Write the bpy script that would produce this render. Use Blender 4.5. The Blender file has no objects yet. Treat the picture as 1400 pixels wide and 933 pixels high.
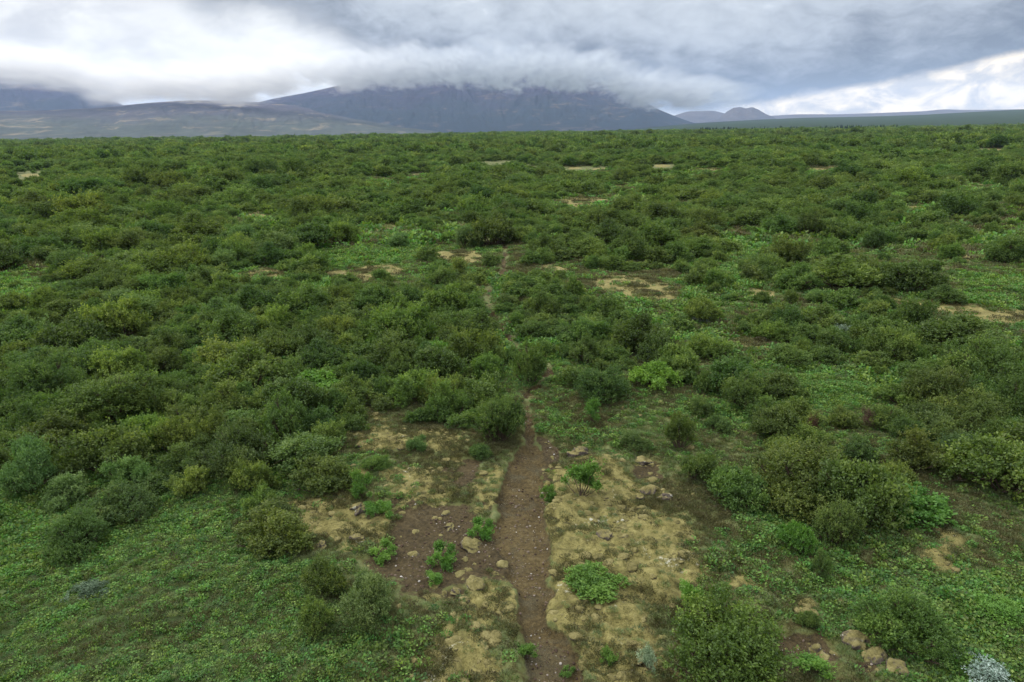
import bpy, math, random
import numpy as np
from mathutils import Matrix, Vector

rng = np.random.default_rng(7)
random.seed(7)
scene = bpy.context.scene
COL = scene.collection
R = math.radians

# ------------------------------------------------------------------ camera model
FPX, CX, CY = 933.0, 700.0, 466.5
CAM_H = 8.0
PITCH, ROLL = R(17.05), R(-0.83)
fwd = np.array([0, math.cos(PITCH), -math.sin(PITCH)])
r0 = np.array([1.0, 0, 0]); u0 = np.cross(r0, fwd)
rgt = r0 * math.cos(ROLL) + u0 * math.sin(ROLL)
upv = -r0 * math.sin(ROLL) + u0 * math.cos(ROLL)
CAM = np.array([0, 0, CAM_H])

def ray(px, py):
    d = fwd + rgt * ((px - CX) / FPX) - upv * ((py - CY) / FPX)
    return d / np.linalg.norm(d)

def azel(px, py):
    d = ray(px, py)
    return math.degrees(math.atan2(d[0], d[1])), math.degrees(math.asin(d[2]))

def project(x, y, z):
    v = np.stack([np.asarray(x) - CAM[0], np.asarray(y) - CAM[1], np.asarray(z) - CAM[2]])
    f = np.tensordot(fwd, v, 1); f = np.where(np.abs(f) < 1e-6, 1e-6, f)
    return CX + FPX * np.tensordot(rgt, v, 1) / f, CY - FPX * np.tensordot(upv, v, 1) / f, f

# ------------------------------------------------------------------ noise
_perm = np.random.default_rng(99).random((512, 512))
def vnoise(x, y):
    xi = np.floor(x).astype(np.int64); yi = np.floor(y).astype(np.int64)
    fx = x - xi; fy = y - yi
    fx = fx * fx * fx * (fx * (fx * 6 - 15) + 10); fy = fy * fy * fy * (fy * (fy * 6 - 15) + 10)
    g = lambda a, b: _perm[a & 511, b & 511]
    a = g(xi, yi); b = g(xi + 1, yi); c = g(xi, yi + 1); d = g(xi + 1, yi + 1)
    return ((a + (b - a) * fx) * (1 - fy) + (c + (d - c) * fx) * fy) * 2 - 1

def fbm(x, y, s, oct=4, off=0.0, gain=0.5):
    x = np.asarray(x, float) / s + off * 17.3; y = np.asarray(y, float) / s + off * 31.7
    t = 0; a = 1; n = 0
    for i in range(oct):
        cx = x * 0.8 - y * 0.6; cy = x * 0.6 + y * 0.8
        t = t + a * vnoise(cx, cy); n += a; a *= gain
        x = cx * 2.03 + 5.2; y = cy * 2.03 + 1.3
    return t / n

def sstep(a, b, v):
    t = np.clip((v - a) / (b - a), 0, 1)
    return t * t * (3 - 2 * t)

def h_base(x, y):
    d = np.hypot(x, y)
    h = 0.22 * fbm(x, y, 9, 3, 1) + 0.35 * fbm(x, y, 26, 2, 2) * sstep(14, 40, d)
    h = h + 1.3 * fbm(x, y, 110, 2, 3) * sstep(50, 160, d)
    return h * (1 - sstep(2500, 5000, d))

def gp(px, py):
    """the point of the ground that the photograph shows at a pixel"""
    d = ray(px, py); z = 0.0
    for _ in range(12):
        t = (z - CAM_H) / d[2]
        x, y = d[0] * t, d[1] * t
        z = float(h_base(np.array([x]), np.array([y]))[0])
    return x, y

# ------------------------------------------------------------------ layout of the ground
PATH = [(758, 990, 62), (752, 933, 52), (742, 880, 40), (728, 830, 32), (721, 790, 33), (716, 750, 38), (708, 710, 42),
        (712, 680, 38), (718, 650, 26), (721, 622, 19), (724, 600, 10), (721, 575, 5.5), (720, 552, 4.5), (722, 537, 4),
        (738, 524, 4), (752, 513, 6), (748, 500, 3), (722, 485, 1.5), (698, 468, 7), (690, 455, 2), (680, 440, 1.2), (672, 425, 1.5),
        (664, 408, 4.5), (672, 392, 3.5), (688, 372, 3.5), (690, 352, 1.2), (690, 335, 1.2)]
PW = []
for px, py, hw in PATH:
    x, y = gp(px, py); x2, _ = gp(px + hw * 0.84, py); PW.append((x, y, abs(x2 - x)))
PW = np.array(PW)

def path_dist(x, y):
    """distance to the edge of the trail in metres (negative inside)"""
    best = np.full(np.shape(x), 1e9)
    for i in range(len(PW) - 1):
        ax, ay, aw = PW[i]; bx, by, bw = PW[i + 1]
        dx, dy = bx - ax, by - ay
        t = np.clip(((x - ax) * dx + (y - ay) * dy) / (dx * dx + dy * dy), 0, 1)
        best = np.minimum(best, np.hypot(x - ax - t * dx, y - ay - t * dy) - (aw + (bw - aw) * t))
    return best

def ell(px, py, rx, ry):
    return [(px + rx * math.cos(a), py + ry * math.sin(a)) for a in np.linspace(0, 2 * math.pi, 9)[:-1]]

MOSS = [[(515, 640), (560, 622), (620, 628), (690, 640), (690, 690), (655, 722), (636, 692), (590, 690), (540, 690), (510, 665)],
        [(750, 640), (800, 615), (850, 635), (900, 655), (945, 700), (965, 760), (955, 800), (905, 830), (885, 870), (865, 933), (850, 990), (820, 950), (812, 900), (770, 840), (762, 790), (756, 740), (748, 690)],
        [(585, 812), (640, 790), (690, 795), (706, 840), (695, 900), (704, 990), (560, 990), (590, 890), (600, 850)],
        [(415, 700), (480, 680), (520, 690), (530, 720), (500, 748), (460, 752), (425, 742), (408, 720)],
        [(448, 374), (500, 360), (550, 364), (558, 382), (500, 386), (450, 384)],
        [(770, 384), (840, 376), (900, 389), (948, 400), (942, 414), (870, 410), (800, 402)],
        [(1212, 408), (1280, 411), (1400, 428), (1440, 450), (1330, 447), (1240, 426)],
        [(763, 272), (815, 268), (832, 278), (790, 286), (763, 282)],
        [(512, 312), (550, 306), (562, 318), (520, 326)], [(586, 345), (650, 346), (652, 361), (600, 359)],
        [(718, 362), (772, 361), (762, 373), (725, 371)], ell(351, 295, 14, 7), ell(366, 375, 28, 8),
        [(995, 450), (1060, 463), (1062, 482), (1010, 482), (985, 465)], ell(1010, 806, 45, 18), ell(1100, 832, 16, 12),
        ell(820, 232, 11, 2.2), ell(905, 227, 8, 1.8), ell(785, 230, 9, 1.8), ell(970, 232, 20, 1.8), ell(1080, 191, 8, 1.2), ell(1128, 231, 24, 4),
        ell(1335, 256, 14, 4), ell(1253, 283, 8, 5), ell(1370, 202, 28, 2), ell(520, 245, 16, 2.5), ell(570, 240, 6, 2.5), 
        ell(42, 240, 14, 2.6), ell(850, 256, 12, 3), ell(530, 372, 18, 5), ell(1150, 585, 12, 18), ell(1290, 755, 32, 20), [(475, 578), (560, 588), (630, 598), (632, 622), (520, 618), (462, 602)],
        ell(1040, 400, 20, 8), ell(1320, 350, 22, 8), ell(640, 310, 20, 4)]
GRAVEL = [[(515, 690), (600, 684), (650, 696), (690, 720), (715, 760), (712, 795), (664, 800), (605, 832), (560, 805), (525, 775), (508, 730)],
          [(1070, 872), (1120, 862), (1150, 900), (1090, 925)], [(735, 598), (768, 612), (764, 650), (742, 676)],
          [(575, 635), (660, 632), (668, 668), (600, 672)], ell(885, 650, 30, 22), ell(622, 815, 28, 16), ell(1185, 915, 20, 14)]
LUSH = [[(-80, 700), (200, 690), (300, 680), (420, 750), (410, 800), (440, 870), (450, 990), (-200, 990)],
        [(425, 345), (560, 328), (600, 345), (555, 362), (430, 402)], [(-60, 380), (95, 385), (70, 440), (-60, 450)],
        [(1070, 500), (1250, 500), (1235, 548), (1080, 552)], [(970, 322), (1180, 342), (1160, 362), (1000, 352)],
        [(1300, 380), (1440, 375), (1440, 424), (1310, 414)], [(560, 490), (640, 500), (650, 520), (540, 520)],
        [(1200, 560), (1330, 600), (1330, 650), (1230, 640)], [(1330, 800), (1440, 790), (1440, 870), (1330, 860)],
        [(980, 640), (1060, 690), (1100, 770), (1030, 740), (960, 680)], [(350, 480), (480, 490), (480, 560), (350, 560)], [(-100, 540), (470, 540), (450, 640), (400, 700), (-100, 710)]]
OPEN = [[(480, 565), (560, 570), (640, 600), (690, 520), (760, 540), (800, 510), (930, 530), (1010, 560), (1050, 620), (960, 800), (900, 990), (560, 990), (440, 800), (400, 700)],
        [(950, 650), (1030, 690), (1200, 760), (1240, 640), (1330, 650), (1480, 670), (1480, 990), (900, 990)],
        [(1080, 490), (1260, 500), (1230, 600), (1330, 645), (1150, 650), (1100, 560)],
        [(975, 318), (1200, 335), (1440, 320), (1440, 425), (1290, 418), (1240, 370), (1000, 358)],
        [(425, 342), (520, 325), (690, 345), (670, 382), (560, 400), (430, 402)], [(750, 362), (940, 380), (1010, 470), (1000, 500), (900, 480), (790, 410)],
        [(1330, 285), (1440, 265), (1440, 330), (1290, 330)], [(-100, 690), (300, 680), (440, 760), (450, 990), (-200, 990)],
        [(1200, 405), (1280, 408), (1440, 420), (1440, 455), (1330, 450), (1240, 430)], ell(45, 238, 50, 6), ell(700, 228, 60, 8), ell(1340, 255, 40, 8), ell(1090, 192, 40, 3), ell(1220, 197, 30, 3),
        [(200, 330), (310, 340), (300, 352), (215, 345)], [(-60, 380), (95, 382), (75, 440), (-60, 450)], ell(795, 278, 42, 9), ell(535, 315, 34, 9), ell(365, 374, 34, 9), ell(350, 295, 20, 7), ell(640, 228, 30, 4)]
def world_polys(ps):
    out = []
    for p in ps:
        out.append(np.array([gp(a, b) for a, b in p]))
    return out
MOSSW, GRAVW, LUSHW, OPENW = map(world_polys, (MOSS, GRAVEL, LUSH, OPEN))

def poly_sd(P, x, y):
    d = np.full(np.shape(x), 1e18); s = np.ones(np.shape(x))
    n = len(P)
    for i in range(n):
        ax, ay = P[i]; bx, by = P[i - 1]
        ex, ey = bx - ax, by - ay; wx, wy = x - ax, y - ay
        t = np.clip((wx * ex + wy * ey) / (ex * ex + ey * ey + 1e-12), 0, 1)
        d = np.minimum(d, (wx - ex * t) ** 2 + (wy - ey * t) ** 2)
        c1 = y >= ay; c2 = y < by; c3 = ex * wy > ey * wx
        s = np.where((c1 & c2 & c3) | (~c1 & ~c2 & ~c3), -s, s)
    return s * np.sqrt(d)

def region(polys, x, y, soft, warp):
    """1 inside the patches, 0 outside, edges broken by noise"""
    x = np.asarray(x, float); y = np.asarray(y, float); m = np.zeros(x.shape)
    w1 = fbm(x, y, 1.3, 3, 5)
    for P in polys:
        size = min(np.ptp(P[:, 0]), np.ptp(P[:, 1])); wa = min(warp, size * 0.3); so = min(soft, size * 0.25) + 1e-3
        mx0, my0 = P.min(0) - 2 * wa - so; mx1, my1 = P.max(0) + 2 * wa + so
        k = (x > mx0) & (x < mx1) & (y > my0) & (y < my1)
        if not k.any(): continue
        xx, yy = x[k], y[k]
        sc = max(1.0, np.hypot(*P.mean(0)) / 25)
        sd = poly_sd(P, xx, yy) + wa * (fbm(xx, yy, 0.9 * sc, 4, 8) * 1.6)
        m[k] = np.maximum(m[k], 1 - sstep(-so, so, sd))
    return m

def masks(x, y):
    pd = path_dist(x, y)
    d = np.hypot(x, y); sc = np.clip(d / 18, 0.8, 4)
    pd = pd + sc ** 0.5 * (0.34 * fbm(x, y, 0.7, 4, 11, 0.6) + 0.10 * fbm(x, y, 2.5, 2, 12))
    path = 1 - sstep(-0.10, 0.14, pd)
    moss = region(MOSSW, x, y, 0.75, 0.75)
    sc2 = np.clip(d / 14, 1, 6)
    near = 1 - sstep(22, 40, d)
    moss = np.clip(moss * 1.2 - (0.08 + 0.30 * near) * sstep(0.14, 0.44, fbm(x / sc2, y / sc2, 0.75, 4, 15)) - 0.22 * near * sstep(0.16, 0.5, fbm(x / sc2, y / sc2, 2.2, 3, 16)), 0, 1)
    grav = region(GRAVW, x, y, 0.5, 0.6)
    lush = region(LUSHW, x, y, 0.8, 0.8)
    grav = grav * (1 - 0.0 * path)
    moss = moss * (1 - path) * (1 - 0.9 * grav * sstep(-0.35, 0.25, fbm(x, y, 0.5, 3, 14)))
    lush = lush * (1 - path) * (1 - moss)
    return path, moss, grav, lush

def h_full(x, y, mk=None):
    x = np.asarray(x, float); y = np.asarray(y, float)
    path, moss, grav, lush = mk if mk is not None else masks(x, y)
    d = np.hypot(x, y); nf = 1 - sstep(60, 140, d)
    h = h_base(x, y)
    bare = np.maximum(path, grav)
    bil = np.abs(fbm(x, y, 0.55, 3, 21)); cush = np.sqrt(np.clip(bil * 2.2, 0, 1))
    h = h + nf * moss * (0.12 * cush + 0.10 * fbm(x, y, 1.2, 2, 22) + 0.015 * fbm(x, y, 0.12, 2, 23))
    heath = (1 - bare) * (1 - moss)
    h = h + nf * heath * (0.10 * fbm(x, y, 0.8, 3, 24) + 0.10 * fbm(x, y, 2.0, 2, 25) + 0.05)
    h = h - nf * np.maximum(path * 0.13, grav * 0.03) + nf * bare * (0.035 * fbm(x, y, 0.25, 3, 26) + 0.04 * fbm(x, y, 0.9, 2, 27))
    return h

# ------------------------------------------------------------------ node helpers
class N:
    def __init__(s, tree): s.t = tree; s.n = tree.nodes; s.l = tree.links
    def node(s, typ, ins=None, **kw):
        nd = s.n.new(typ)
        for k, v in kw.items(): setattr(nd, k, v)
        for k, v in (ins or {}).items(): s.put(nd.inputs[k], v)
        return nd
    def put(s, sock, v):
        if isinstance(v, bpy.types.NodeSocket): s.l.new(v, sock)
        elif isinstance(v, bpy.types.Node): s.l.new(v.outputs[0], sock)
        else:
            if hasattr(sock.default_value, '__len__') and not hasattr(v, '__len__'): v = [v] * len(sock.default_value)
            if hasattr(v, '__len__') and len(v) == 3 and len(sock.default_value) == 4: v = tuple(v) + (1,)
            sock.default_value = v
    def m(s, op, a, b=0.0, c=0.0, clamp=False):
        nd = s.n.new('ShaderNodeMath'); nd.operation = op; nd.use_clamp = clamp
        s.put(nd.inputs[0], a); s.put(nd.inputs[1], b); s.put(nd.inputs[2], c)
        return nd.outputs[0]
    def add(s, a, b): return s.m('ADD', a, b)
    def sub(s, a, b): return s.m('SUBTRACT', a, b)
    def mul(s, a, b): return s.m('MULTIPLY', a, b)
    def ss(s, a, b, v):
        nd = s.n.new('ShaderNodeMapRange'); nd.interpolation_type = 'SMOOTHSTEP'
        s.put(nd.inputs['Value'], v); s.put(nd.inputs['From Min'], a); s.put(nd.inputs['From Max'], b)
        return nd.outputs[0]
    def mix(s, f, a, b, mode='MIX'):
        nd = s.n.new('ShaderNodeMix'); nd.data_type = 'RGBA'; nd.blend_type = mode; nd.clamp_factor = True
        s.put(nd.inputs[0], f); s.put(nd.inputs[6], a); s.put(nd.inputs[7], b)
        return nd.outputs[2]
    def noise(s, vec, scale, detail=4, rough=0.55, dist=0.0, col=False):
        nd = s.n.new('ShaderNodeTexNoise')
        if vec is not None: s.put(nd.inputs['Vector'], vec)
        nd.inputs['Scale'].default_value = scale; nd.inputs['Detail'].default_value = detail
        nd.inputs['Roughness'].default_value = rough; nd.inputs['Distortion'].default_value = dist
        return nd.outputs['Color' if col else 'Fac']
    def ramp(s, f, pts, interp='LINEAR'):
        nd = s.n.new('ShaderNodeValToRGB'); nd.color_ramp.interpolation = interp
        e = nd.color_ramp.elements
        while len(e) > len(pts): e.remove(e[-1])
        while len(e) < len(pts): e.new(0.5)
        for i, (p, c) in enumerate(pts):
            e[i].position = p; e[i].color = tuple(c) + (1,)
        s.put(nd.inputs[0], f); return nd.outputs[0]
    def curve(s, v, pts, lo, hi, vlo, vhi):
        """piecewise curve: v in lo..hi -> value vlo..vhi"""
        t = s.m('DIVIDE', s.sub(v, lo), hi - lo, clamp=True)
        nd = s.n.new('ShaderNodeFloatCurve'); c = nd.mapping.curves[0]
        P = [((p - lo) / (hi - lo), (q - vlo) / (vhi - vlo)) for p, q in pts]
        while len(c.points) < len(P): c.points.new(0.5, 0.5)
        for i, (p, q) in enumerate(P): c.points[i].location = (min(max(p, 0), 1), min(max(q, 0), 1))
        nd.mapping.update(); s.put(nd.inputs['Value'], t)
        return s.add(s.mul(nd.outputs[0], vhi - vlo), vlo)

def material(name):
    m = bpy.data.materials.new(name); m.use_nodes = True
    m.node_tree.nodes.clear()
    return m, N(m.node_tree)

def finish(k, shader, disp=None, vol=None):
    o = k.node('ShaderNodeOutputMaterial')
    if shader is not None: k.put(o.inputs['Surface'], shader)
    if vol is not None: k.put(o.inputs['Volume'], vol)

# ------------------------------------------------------------------ mesh helpers
def np_mesh(name, verts, faces, mats=(), smooth=True, attrs=None, cattrs=None, outward=False):
    me = bpy.data.meshes.new(name)
    verts = np.asarray(verts, np.float32); faces = np.asarray(faces, np.int32)
    k = faces.shape[1]
    me.vertices.add(len(verts)); me.vertices.foreach_set('co', verts.ravel())
    me.loops.add(faces.size); me.loops.foreach_set('vertex_index', faces.ravel())
    me.polygons.add(len(faces))
    me.polygons.foreach_set('loop_start', np.arange(0, faces.size, k, dtype=np.int32))
    me.polygons.foreach_set('use_smooth', np.full(len(faces), smooth))
    me.update(calc_edges=True)
    if outward:
        import bmesh
        bm = bmesh.new(); bm.from_mesh(me); bmesh.ops.recalc_face_normals(bm, faces=bm.faces); bm.to_mesh(me); bm.free()
    for an, av in (attrs or {}).items():
        a = me.attributes.new(an, 'FLOAT', 'POINT'); a.data.foreach_set('value', np.asarray(av, np.float32))
    for an, av in (cattrs or {}).items():
        a = me.attributes.new(an, 'FLOAT_COLOR', 'POINT'); a.data.foreach_set('color', np.asarray(av, np.float32).ravel())
    for m in mats: me.materials.append(m)
    return me

def add(name, data, label=None, cat=None, group=None, kind=None, parent=None, col=COL):
    o = bpy.data.objects.new(name, data); col.objects.link(o)
    if label: o['label'] = label
    if cat: o['category'] = cat
    if group: o['group'] = group
    if kind: o['kind'] = kind
    if parent: o.parent = parent
    return o

# ------------------------------------------------------------------ materials
def leaf_material(name, dark, mid, light, trans=0.30, var=0.12, gloss=0.10):
    m, k = material(name)
    tint = k.node('ShaderNodeAttribute', attribute_name='tint').outputs['Fac']
    oi = k.node('ShaderNodeObjectInfo')
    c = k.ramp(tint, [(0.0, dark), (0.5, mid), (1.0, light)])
    hue = k.node('ShaderNodeHueSaturation')
    k.put(hue.inputs['Hue'], k.add(0.5, k.mul(k.sub(oi.outputs['Random'], 0.55), var * 0.28)))
    k.put(hue.inputs['Value'], k.add(1.0, k.mul(k.sub(k.m('FRACT', k.mul(oi.outputs['Random'], 7.31)), 0.5), var * 3.5)))
    hue.inputs['Saturation'].default_value = 1.0
    k.put(hue.inputs['Color'], k.mix(1.0, c, oi.outputs['Color'], 'MULTIPLY'))
    d = k.node('ShaderNodeBsdfDiffuse', {'Color': hue.outputs[0]})
    tcol = k.mix(1.0, hue.outputs[0], (1.5, 1.6, 0.7), 'MULTIPLY')
    t = k.node('ShaderNodeBsdfTranslucent', {'Color': tcol})
    s = k.node('ShaderNodeMixShader', {0: trans, 1: d, 2: t})
    g = k.node('ShaderNodeBsdfGlossy', {'Color': (0.8, 0.85, 0.9), 'Roughness': 0.55})
    s2 = k.node('ShaderNodeMixShader', {0: gloss * 0.2, 1: s, 2: g})
    finish(k, s2); return m

M_BIRCH = leaf_material('birch_leaves', trans=0.36, dark=(0.033, 0.065, 0.013), mid=(0.074, 0.122, 0.025), light=(0.155, 0.212, 0.048))
M_WILLOW = leaf_material('willow_leaves', (0.042, 0.084, 0.020), (0.086, 0.146, 0.038), (0.170, 0.236, 0.072))
M_BRIGHT = leaf_material('young_leaves', (0.050, 0.120, 0.018), (0.085, 0.180, 0.026), (0.150, 0.260, 0.045), var=0.08)
M_WOOLLY = leaf_material('woolly_leaves', (0.07, 0.11, 0.07), (0.17, 0.22, 0.17), (0.42, 0.47, 0.41), trans=0.15, var=0.05)
M_HERB = leaf_material('herb_leaves', (0.034, 0.082, 0.018), (0.074, 0.146, 0.028), (0.135, 0.230, 0.050), var=0.24)
M_HEATH = leaf_material('heather_sprigs', (0.044, 0.040, 0.018), (0.085, 0.085, 0.032), (0.140, 0.145, 0.062), trans=0.15, var=0.25)
M_GRASS = leaf_material('grass_blades', (0.060, 0.090, 0.032), (0.110, 0.150, 0.060), (0.190, 0.215, 0.100), var=0.20)
M_DEAD = leaf_material('bare_brown_twigs', (0.045, 0.030, 0.020), (0.085, 0.055, 0.036), (0.120, 0.085, 0.055), trans=0.1, var=0.1)

def bark_material():
    m, k = material('shrub_bark')
    tc = k.node('ShaderNodeTexCoord').outputs['Object']
    n = k.noise(tc, 30, 4)
    c = k.ramp(n, [(0.3, (0.035, 0.026, 0.020)), (0.7, (0.11, 0.085, 0.065))])
    finish(k, k.node('ShaderNodeBsdfDiffuse', {'Color': c})); return m
M_BARK = bark_material()

def ground_material():
    m, k = material('heath_ground')
    P = k.node('ShaderNodeNewGeometry').outputs['Position']
    at = k.node('ShaderNodeAttribute', attribute_name='cover')
    sp = k.node('ShaderNodeSeparateColor', {0: at.outputs['Color']})
    path, moss, grav = sp.outputs[0], sp.outputs[1], sp.outputs[2]
    lush = at.outputs['Alpha']
    n_big = k.noise(P, 0.35, 4, 0.6); n_mid = k.noise(P, 1.7, 5, 0.6); n_sm = k.noise(P, 7.0, 5, 0.65); n_fine = k.noise(P, 38.0, 4, 0.7)
    n_mid2 = k.noise(P, 2.6, 4, 0.6, 0.6); n_sm2 = k.noise(P, 13.0, 4, 0.65)
    # heath: dark brown litter, olive, grey green mats
    heath = k.ramp(k.add(k.mul(n_mid, 0.55), k.mul(n_sm, 0.45)), [(0.30, (0.030, 0.022, 0.010)), (0.38, (0.060, 0.050, 0.020)), (0.46, (0.080, 0.088, 0.030)), (0.56, (0.100, 0.120, 0.048)), (0.72, (0.160, 0.165, 0.080))])
    herb = k.ramp(k.add(k.mul(n_mid2, 0.5), k.mul(n_sm, 0.5)), [(0.30, (0.018, 0.020, 0.008)), (0.45, (0.030, 0.045, 0.014)), (0.60, (0.045, 0.080, 0.022)), (0.75, (0.08, 0.12, 0.035))])
    c = k.mix(k.ss(0.25, 0.75, k.add(lush, k.mul(k.sub(n_mid, 0.5), 0.9))), heath, herb)
    # moss: tan with olive and brown spots
    mossc = k.ramp(k.add(k.mul(n_sm, 0.6), k.mul(n_fine, 0.4)), [(0.30, (0.034, 0.030, 0.010)), (0.41, (0.100, 0.090, 0.030)), (0.54, (0.185, 0.166, 0.062)), (0.72, (0.275, 0.250, 0.120))])
    mossc = k.mix(k.mul(k.ss(0.47, 0.60, k.add(k.mul(n_mid2, 0.6), k.mul(n_sm, 0.4))), k.sub(0.78, k.mul(0.5, k.ss(26.0, 36.0, k.node('ShaderNodeSeparateXYZ', {0: P}).outputs[1])))), mossc, k.ramp(n_sm2, [(0.35, (0.032, 0.026, 0.012)), (0.52, (0.075, 0.072, 0.022)), (0.75, (0.13, 0.12, 0.045))]))
    mossc = k.mix(k.mul(k.ss(0.60, 0.66, k.noise(P, 1.1, 5, 0.7, 1.0)), k.ss(0.48, 0.62, n_sm2)), mossc, (0.34, 0.335, 0.27))
    mm = k.ss(0.36, 0.58, k.add(moss, k.add(k.mul(k.sub(n_sm, 0.5), 0.9), k.mul(k.sub(n_sm2, 0.5), 0.5))))
    c = k.mix(mm, c, mossc)
    # bare soil of the trail and of the gravel patch
    soil = k.ramp(k.add(k.mul(n_mid, 0.3), k.add(k.mul(n_sm2, 0.4), k.mul(n_fine, 0.3))), [(0.32, (0.014, 0.010, 0.006)), (0.43, (0.040, 0.028, 0.015)), (0.54, (0.080, 0.055, 0.029)), (0.70, (0.150, 0.116, 0.070))])
    vor = k.node('ShaderNodeTexVoronoi', {'Vector': P, 'Scale': 34.0}); vor.feature = 'F1'
    stone = k.mul(k.ss(0.42, 0.30, vor.outputs['Distance']), k.ss(0.50, 0.62, k.noise(P, 3.0, 3, 0.6)))
    vc = k.node('ShaderNodeSeparateColor', {0: vor.outputs['Color']}).outputs[0]
    stonec = k.ramp(vc, [(0.0, (0.035, 0.025, 0.020)), (0.5, (0.095, 0.070, 0.055)), (0.85, (0.15, 0.125, 0.105)), (1.0, (0.28, 0.26, 0.24))])
    soil = k.mix(k.mul(stone, 0.85), soil, stonec)
    gsoil = k.mix(0.6, soil, k.ramp(n_sm2, [(0.3, (0.016, 0.012, 0.008)), (0.7, (0.068, 0.047, 0.030))]))
    soil = k.mix(k.ss(0.52, 0.66, k.noise(P, 0.9, 4, 0.6, 0.8)), soil, k.ramp(n_fine, [(0.3, (0.026, 0.021, 0.015)), (0.7, (0.105, 0.084, 0.060))]))
    soil = k.mix(1.0, soil, (0.90, 0.98, 0.80), 'MULTIPLY'); gsoil = k.mix(1.0, gsoil, (0.88, 0.97, 0.80), 'MULTIPLY')
    gm = k.mul(k.ss(0.40, 0.60, k.add(grav, k.mul(k.sub(n_sm, 0.5), 0.8))), k.sub(1.0, k.mul(mm, 0.9)))
    c = k.mix(gm, c, gsoil)
    c = k.mix(k.ss(0.35, 0.65, k.add(path, k.mul(k.sub(n_sm, 0.5), 0.5))), c, soil)
    # far plain: scrub covered, with pale fields far to the west
    geo = k.node('ShaderNodeSeparateXYZ', {0: P})
    farm = k.ss(500.0, 1300.0, k.m('POWER', k.add(k.m('POWER', geo.outputs[0], 2.0), k.m('POWER', geo.outputs[1], 2.0)), 0.5))
    nf = k.noise(P, 0.012, 4, 0.6); nf2 = k.noise(P, 0.0025, 3, 0.6)
    farc = k.ramp(nf, [(0.35, (0.024, 0.040, 0.014)), (0.6, (0.050, 0.075, 0.026)), (0.75, (0.085, 0.105, 0.045))])
    farc = k.mix(k.mul(k.ss(0.5, 0.6, nf2), k.ss(2200.0, 2800.0, geo.outputs[1])), farc, (0.20, 0.23, 0.11))
    c = k.mix(farm, c, farc)
    hgt = k.add(k.mul(n_sm2, 0.5), k.add(k.mul(n_fine, 0.4), k.mul(stone, 0.5)))
    b = k.node('ShaderNodeBump', {'Height': hgt, 'Strength': 0.9, 'Distance': 0.05})
    p = k.node('ShaderNodeBsdfPrincipled', {'Base Color': c, 'Roughness': 0.95, 'Normal': b.outputs[0]})
    p.inputs['Specular IOR Level'].default_value = 0.15
    finish(k, p); return m
M_GROUND = ground_material()

def rock_material(name='mossy_lava_rock', more=0.0):
    m, k = material(name)
    P = k.node('ShaderNodeNewGeometry').outputs['Position']
    nz = k.node('ShaderNodeSeparateXYZ', {0: k.node('ShaderNodeNewGeometry').outputs['Normal']}).outputs[2]
    n1 = k.noise(P, 6, 5, 0.65); n2 = k.noise(P, 30, 4, 0.7); n3 = k.noise(P, 2.5, 3)
    lava = k.ramp(n2, [(0.3, (0.030, 0.024, 0.020)), (0.6, (0.095, 0.080, 0.068)), (0.8, (0.21, 0.20, 0.18))])
    mossc = k.ramp(k.add(k.mul(n1, .6), k.mul(n2, .4)), [(0.3, (0.050, 0.046, 0.016)), (0.5, (0.135, 0.120, 0.048)), (0.7, (0.23, 0.205, 0.10))])
    lich = k.mix(k.ss(0.60, 0.66, n1), lava, (0.30, 0.30, 0.25))
    c = k.mix(k.ss(0.30, 0.55, k.add(k.mul(nz, 0.55), k.add(k.mul(k.sub(n3, 0.4), 0.9), more))), lich, mossc)
    b = k.node('ShaderNodeBump', {'Height': k.add(n1, k.mul(n2, 0.6)), 'Strength': 0.8, 'Distance': 0.04})
    p = k.node('ShaderNodeBsdfPrincipled', {'Base Color': c, 'Roughness': 0.95, 'Normal': b.outputs[0]})
    p.inputs['Specular IOR Level'].default_value = 0.15
    finish(k, p); return m
M_ROCK = rock_material()
M_CUSH = rock_material('moss_cushion', 0.22)

def pebble_material():
    m, k = material('pebble_stone')
    oi = k.node('ShaderNodeObjectInfo').outputs['Random']
    c = k.ramp(oi, [(0.0, (0.030, 0.022, 0.018)), (0.5, (0.085, 0.060, 0.045)), (0.86, (0.14, 0.115, 0.095)), (0.97, (0.24, 0.22, 0.20)), (1.0, (0.42, 0.41, 0.39))])
    finish(k, k.node('ShaderNodeBsdfDiffuse', {'Color': c})); return m
M_PEB = pebble_material()

def mountain_material(name, low, high, tan, tan_amt, snowless=True, scale=1.0):
    m, k = material(name)
    P = k.node('ShaderNodeNewGeometry').outputs['Position']
    z = k.node('ShaderNodeSeparateXYZ', {0: P}).outputs[2]
    nm = k.node('ShaderNodeMapping', {0: P}); nm.inputs['Scale'].default_value = (0.0022 * scale, 0.0014 * scale, 0.010 * scale)
    n1 = k.noise(nm.outputs[0], 1.0, 6, 0.62, 0.4); n2 = k.noise(nm.outputs[0], 4.5, 5, 0.65, 0.3); n3 = k.noise(nm.outputs[0], 2.0, 5, 0.6, 1.2)
    at = k.node('ShaderNodeAttribute', attribute_name='slope_t').outputs['Fac']
    c = k.mix(k.ss(0.15, 0.75, k.add(at, k.mul(k.sub(n1, 0.5), 0.9))), low, high)
    c = k.mix(k.ss(0.35, 0.7, n2), c, k.mix(0.5, c, (0.02, 0.02, 0.02)))
    c = k.mix(k.mul(k.ss(0.60 - tan_amt * 0.12, 0.70, k.add(k.mul(n3, 0.7), k.mul(n2, 0.3))), tan_amt), c, tan)
    finish(k, k.node('ShaderNodeBsdfDiffuse', {'Color': c})); return m

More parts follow.
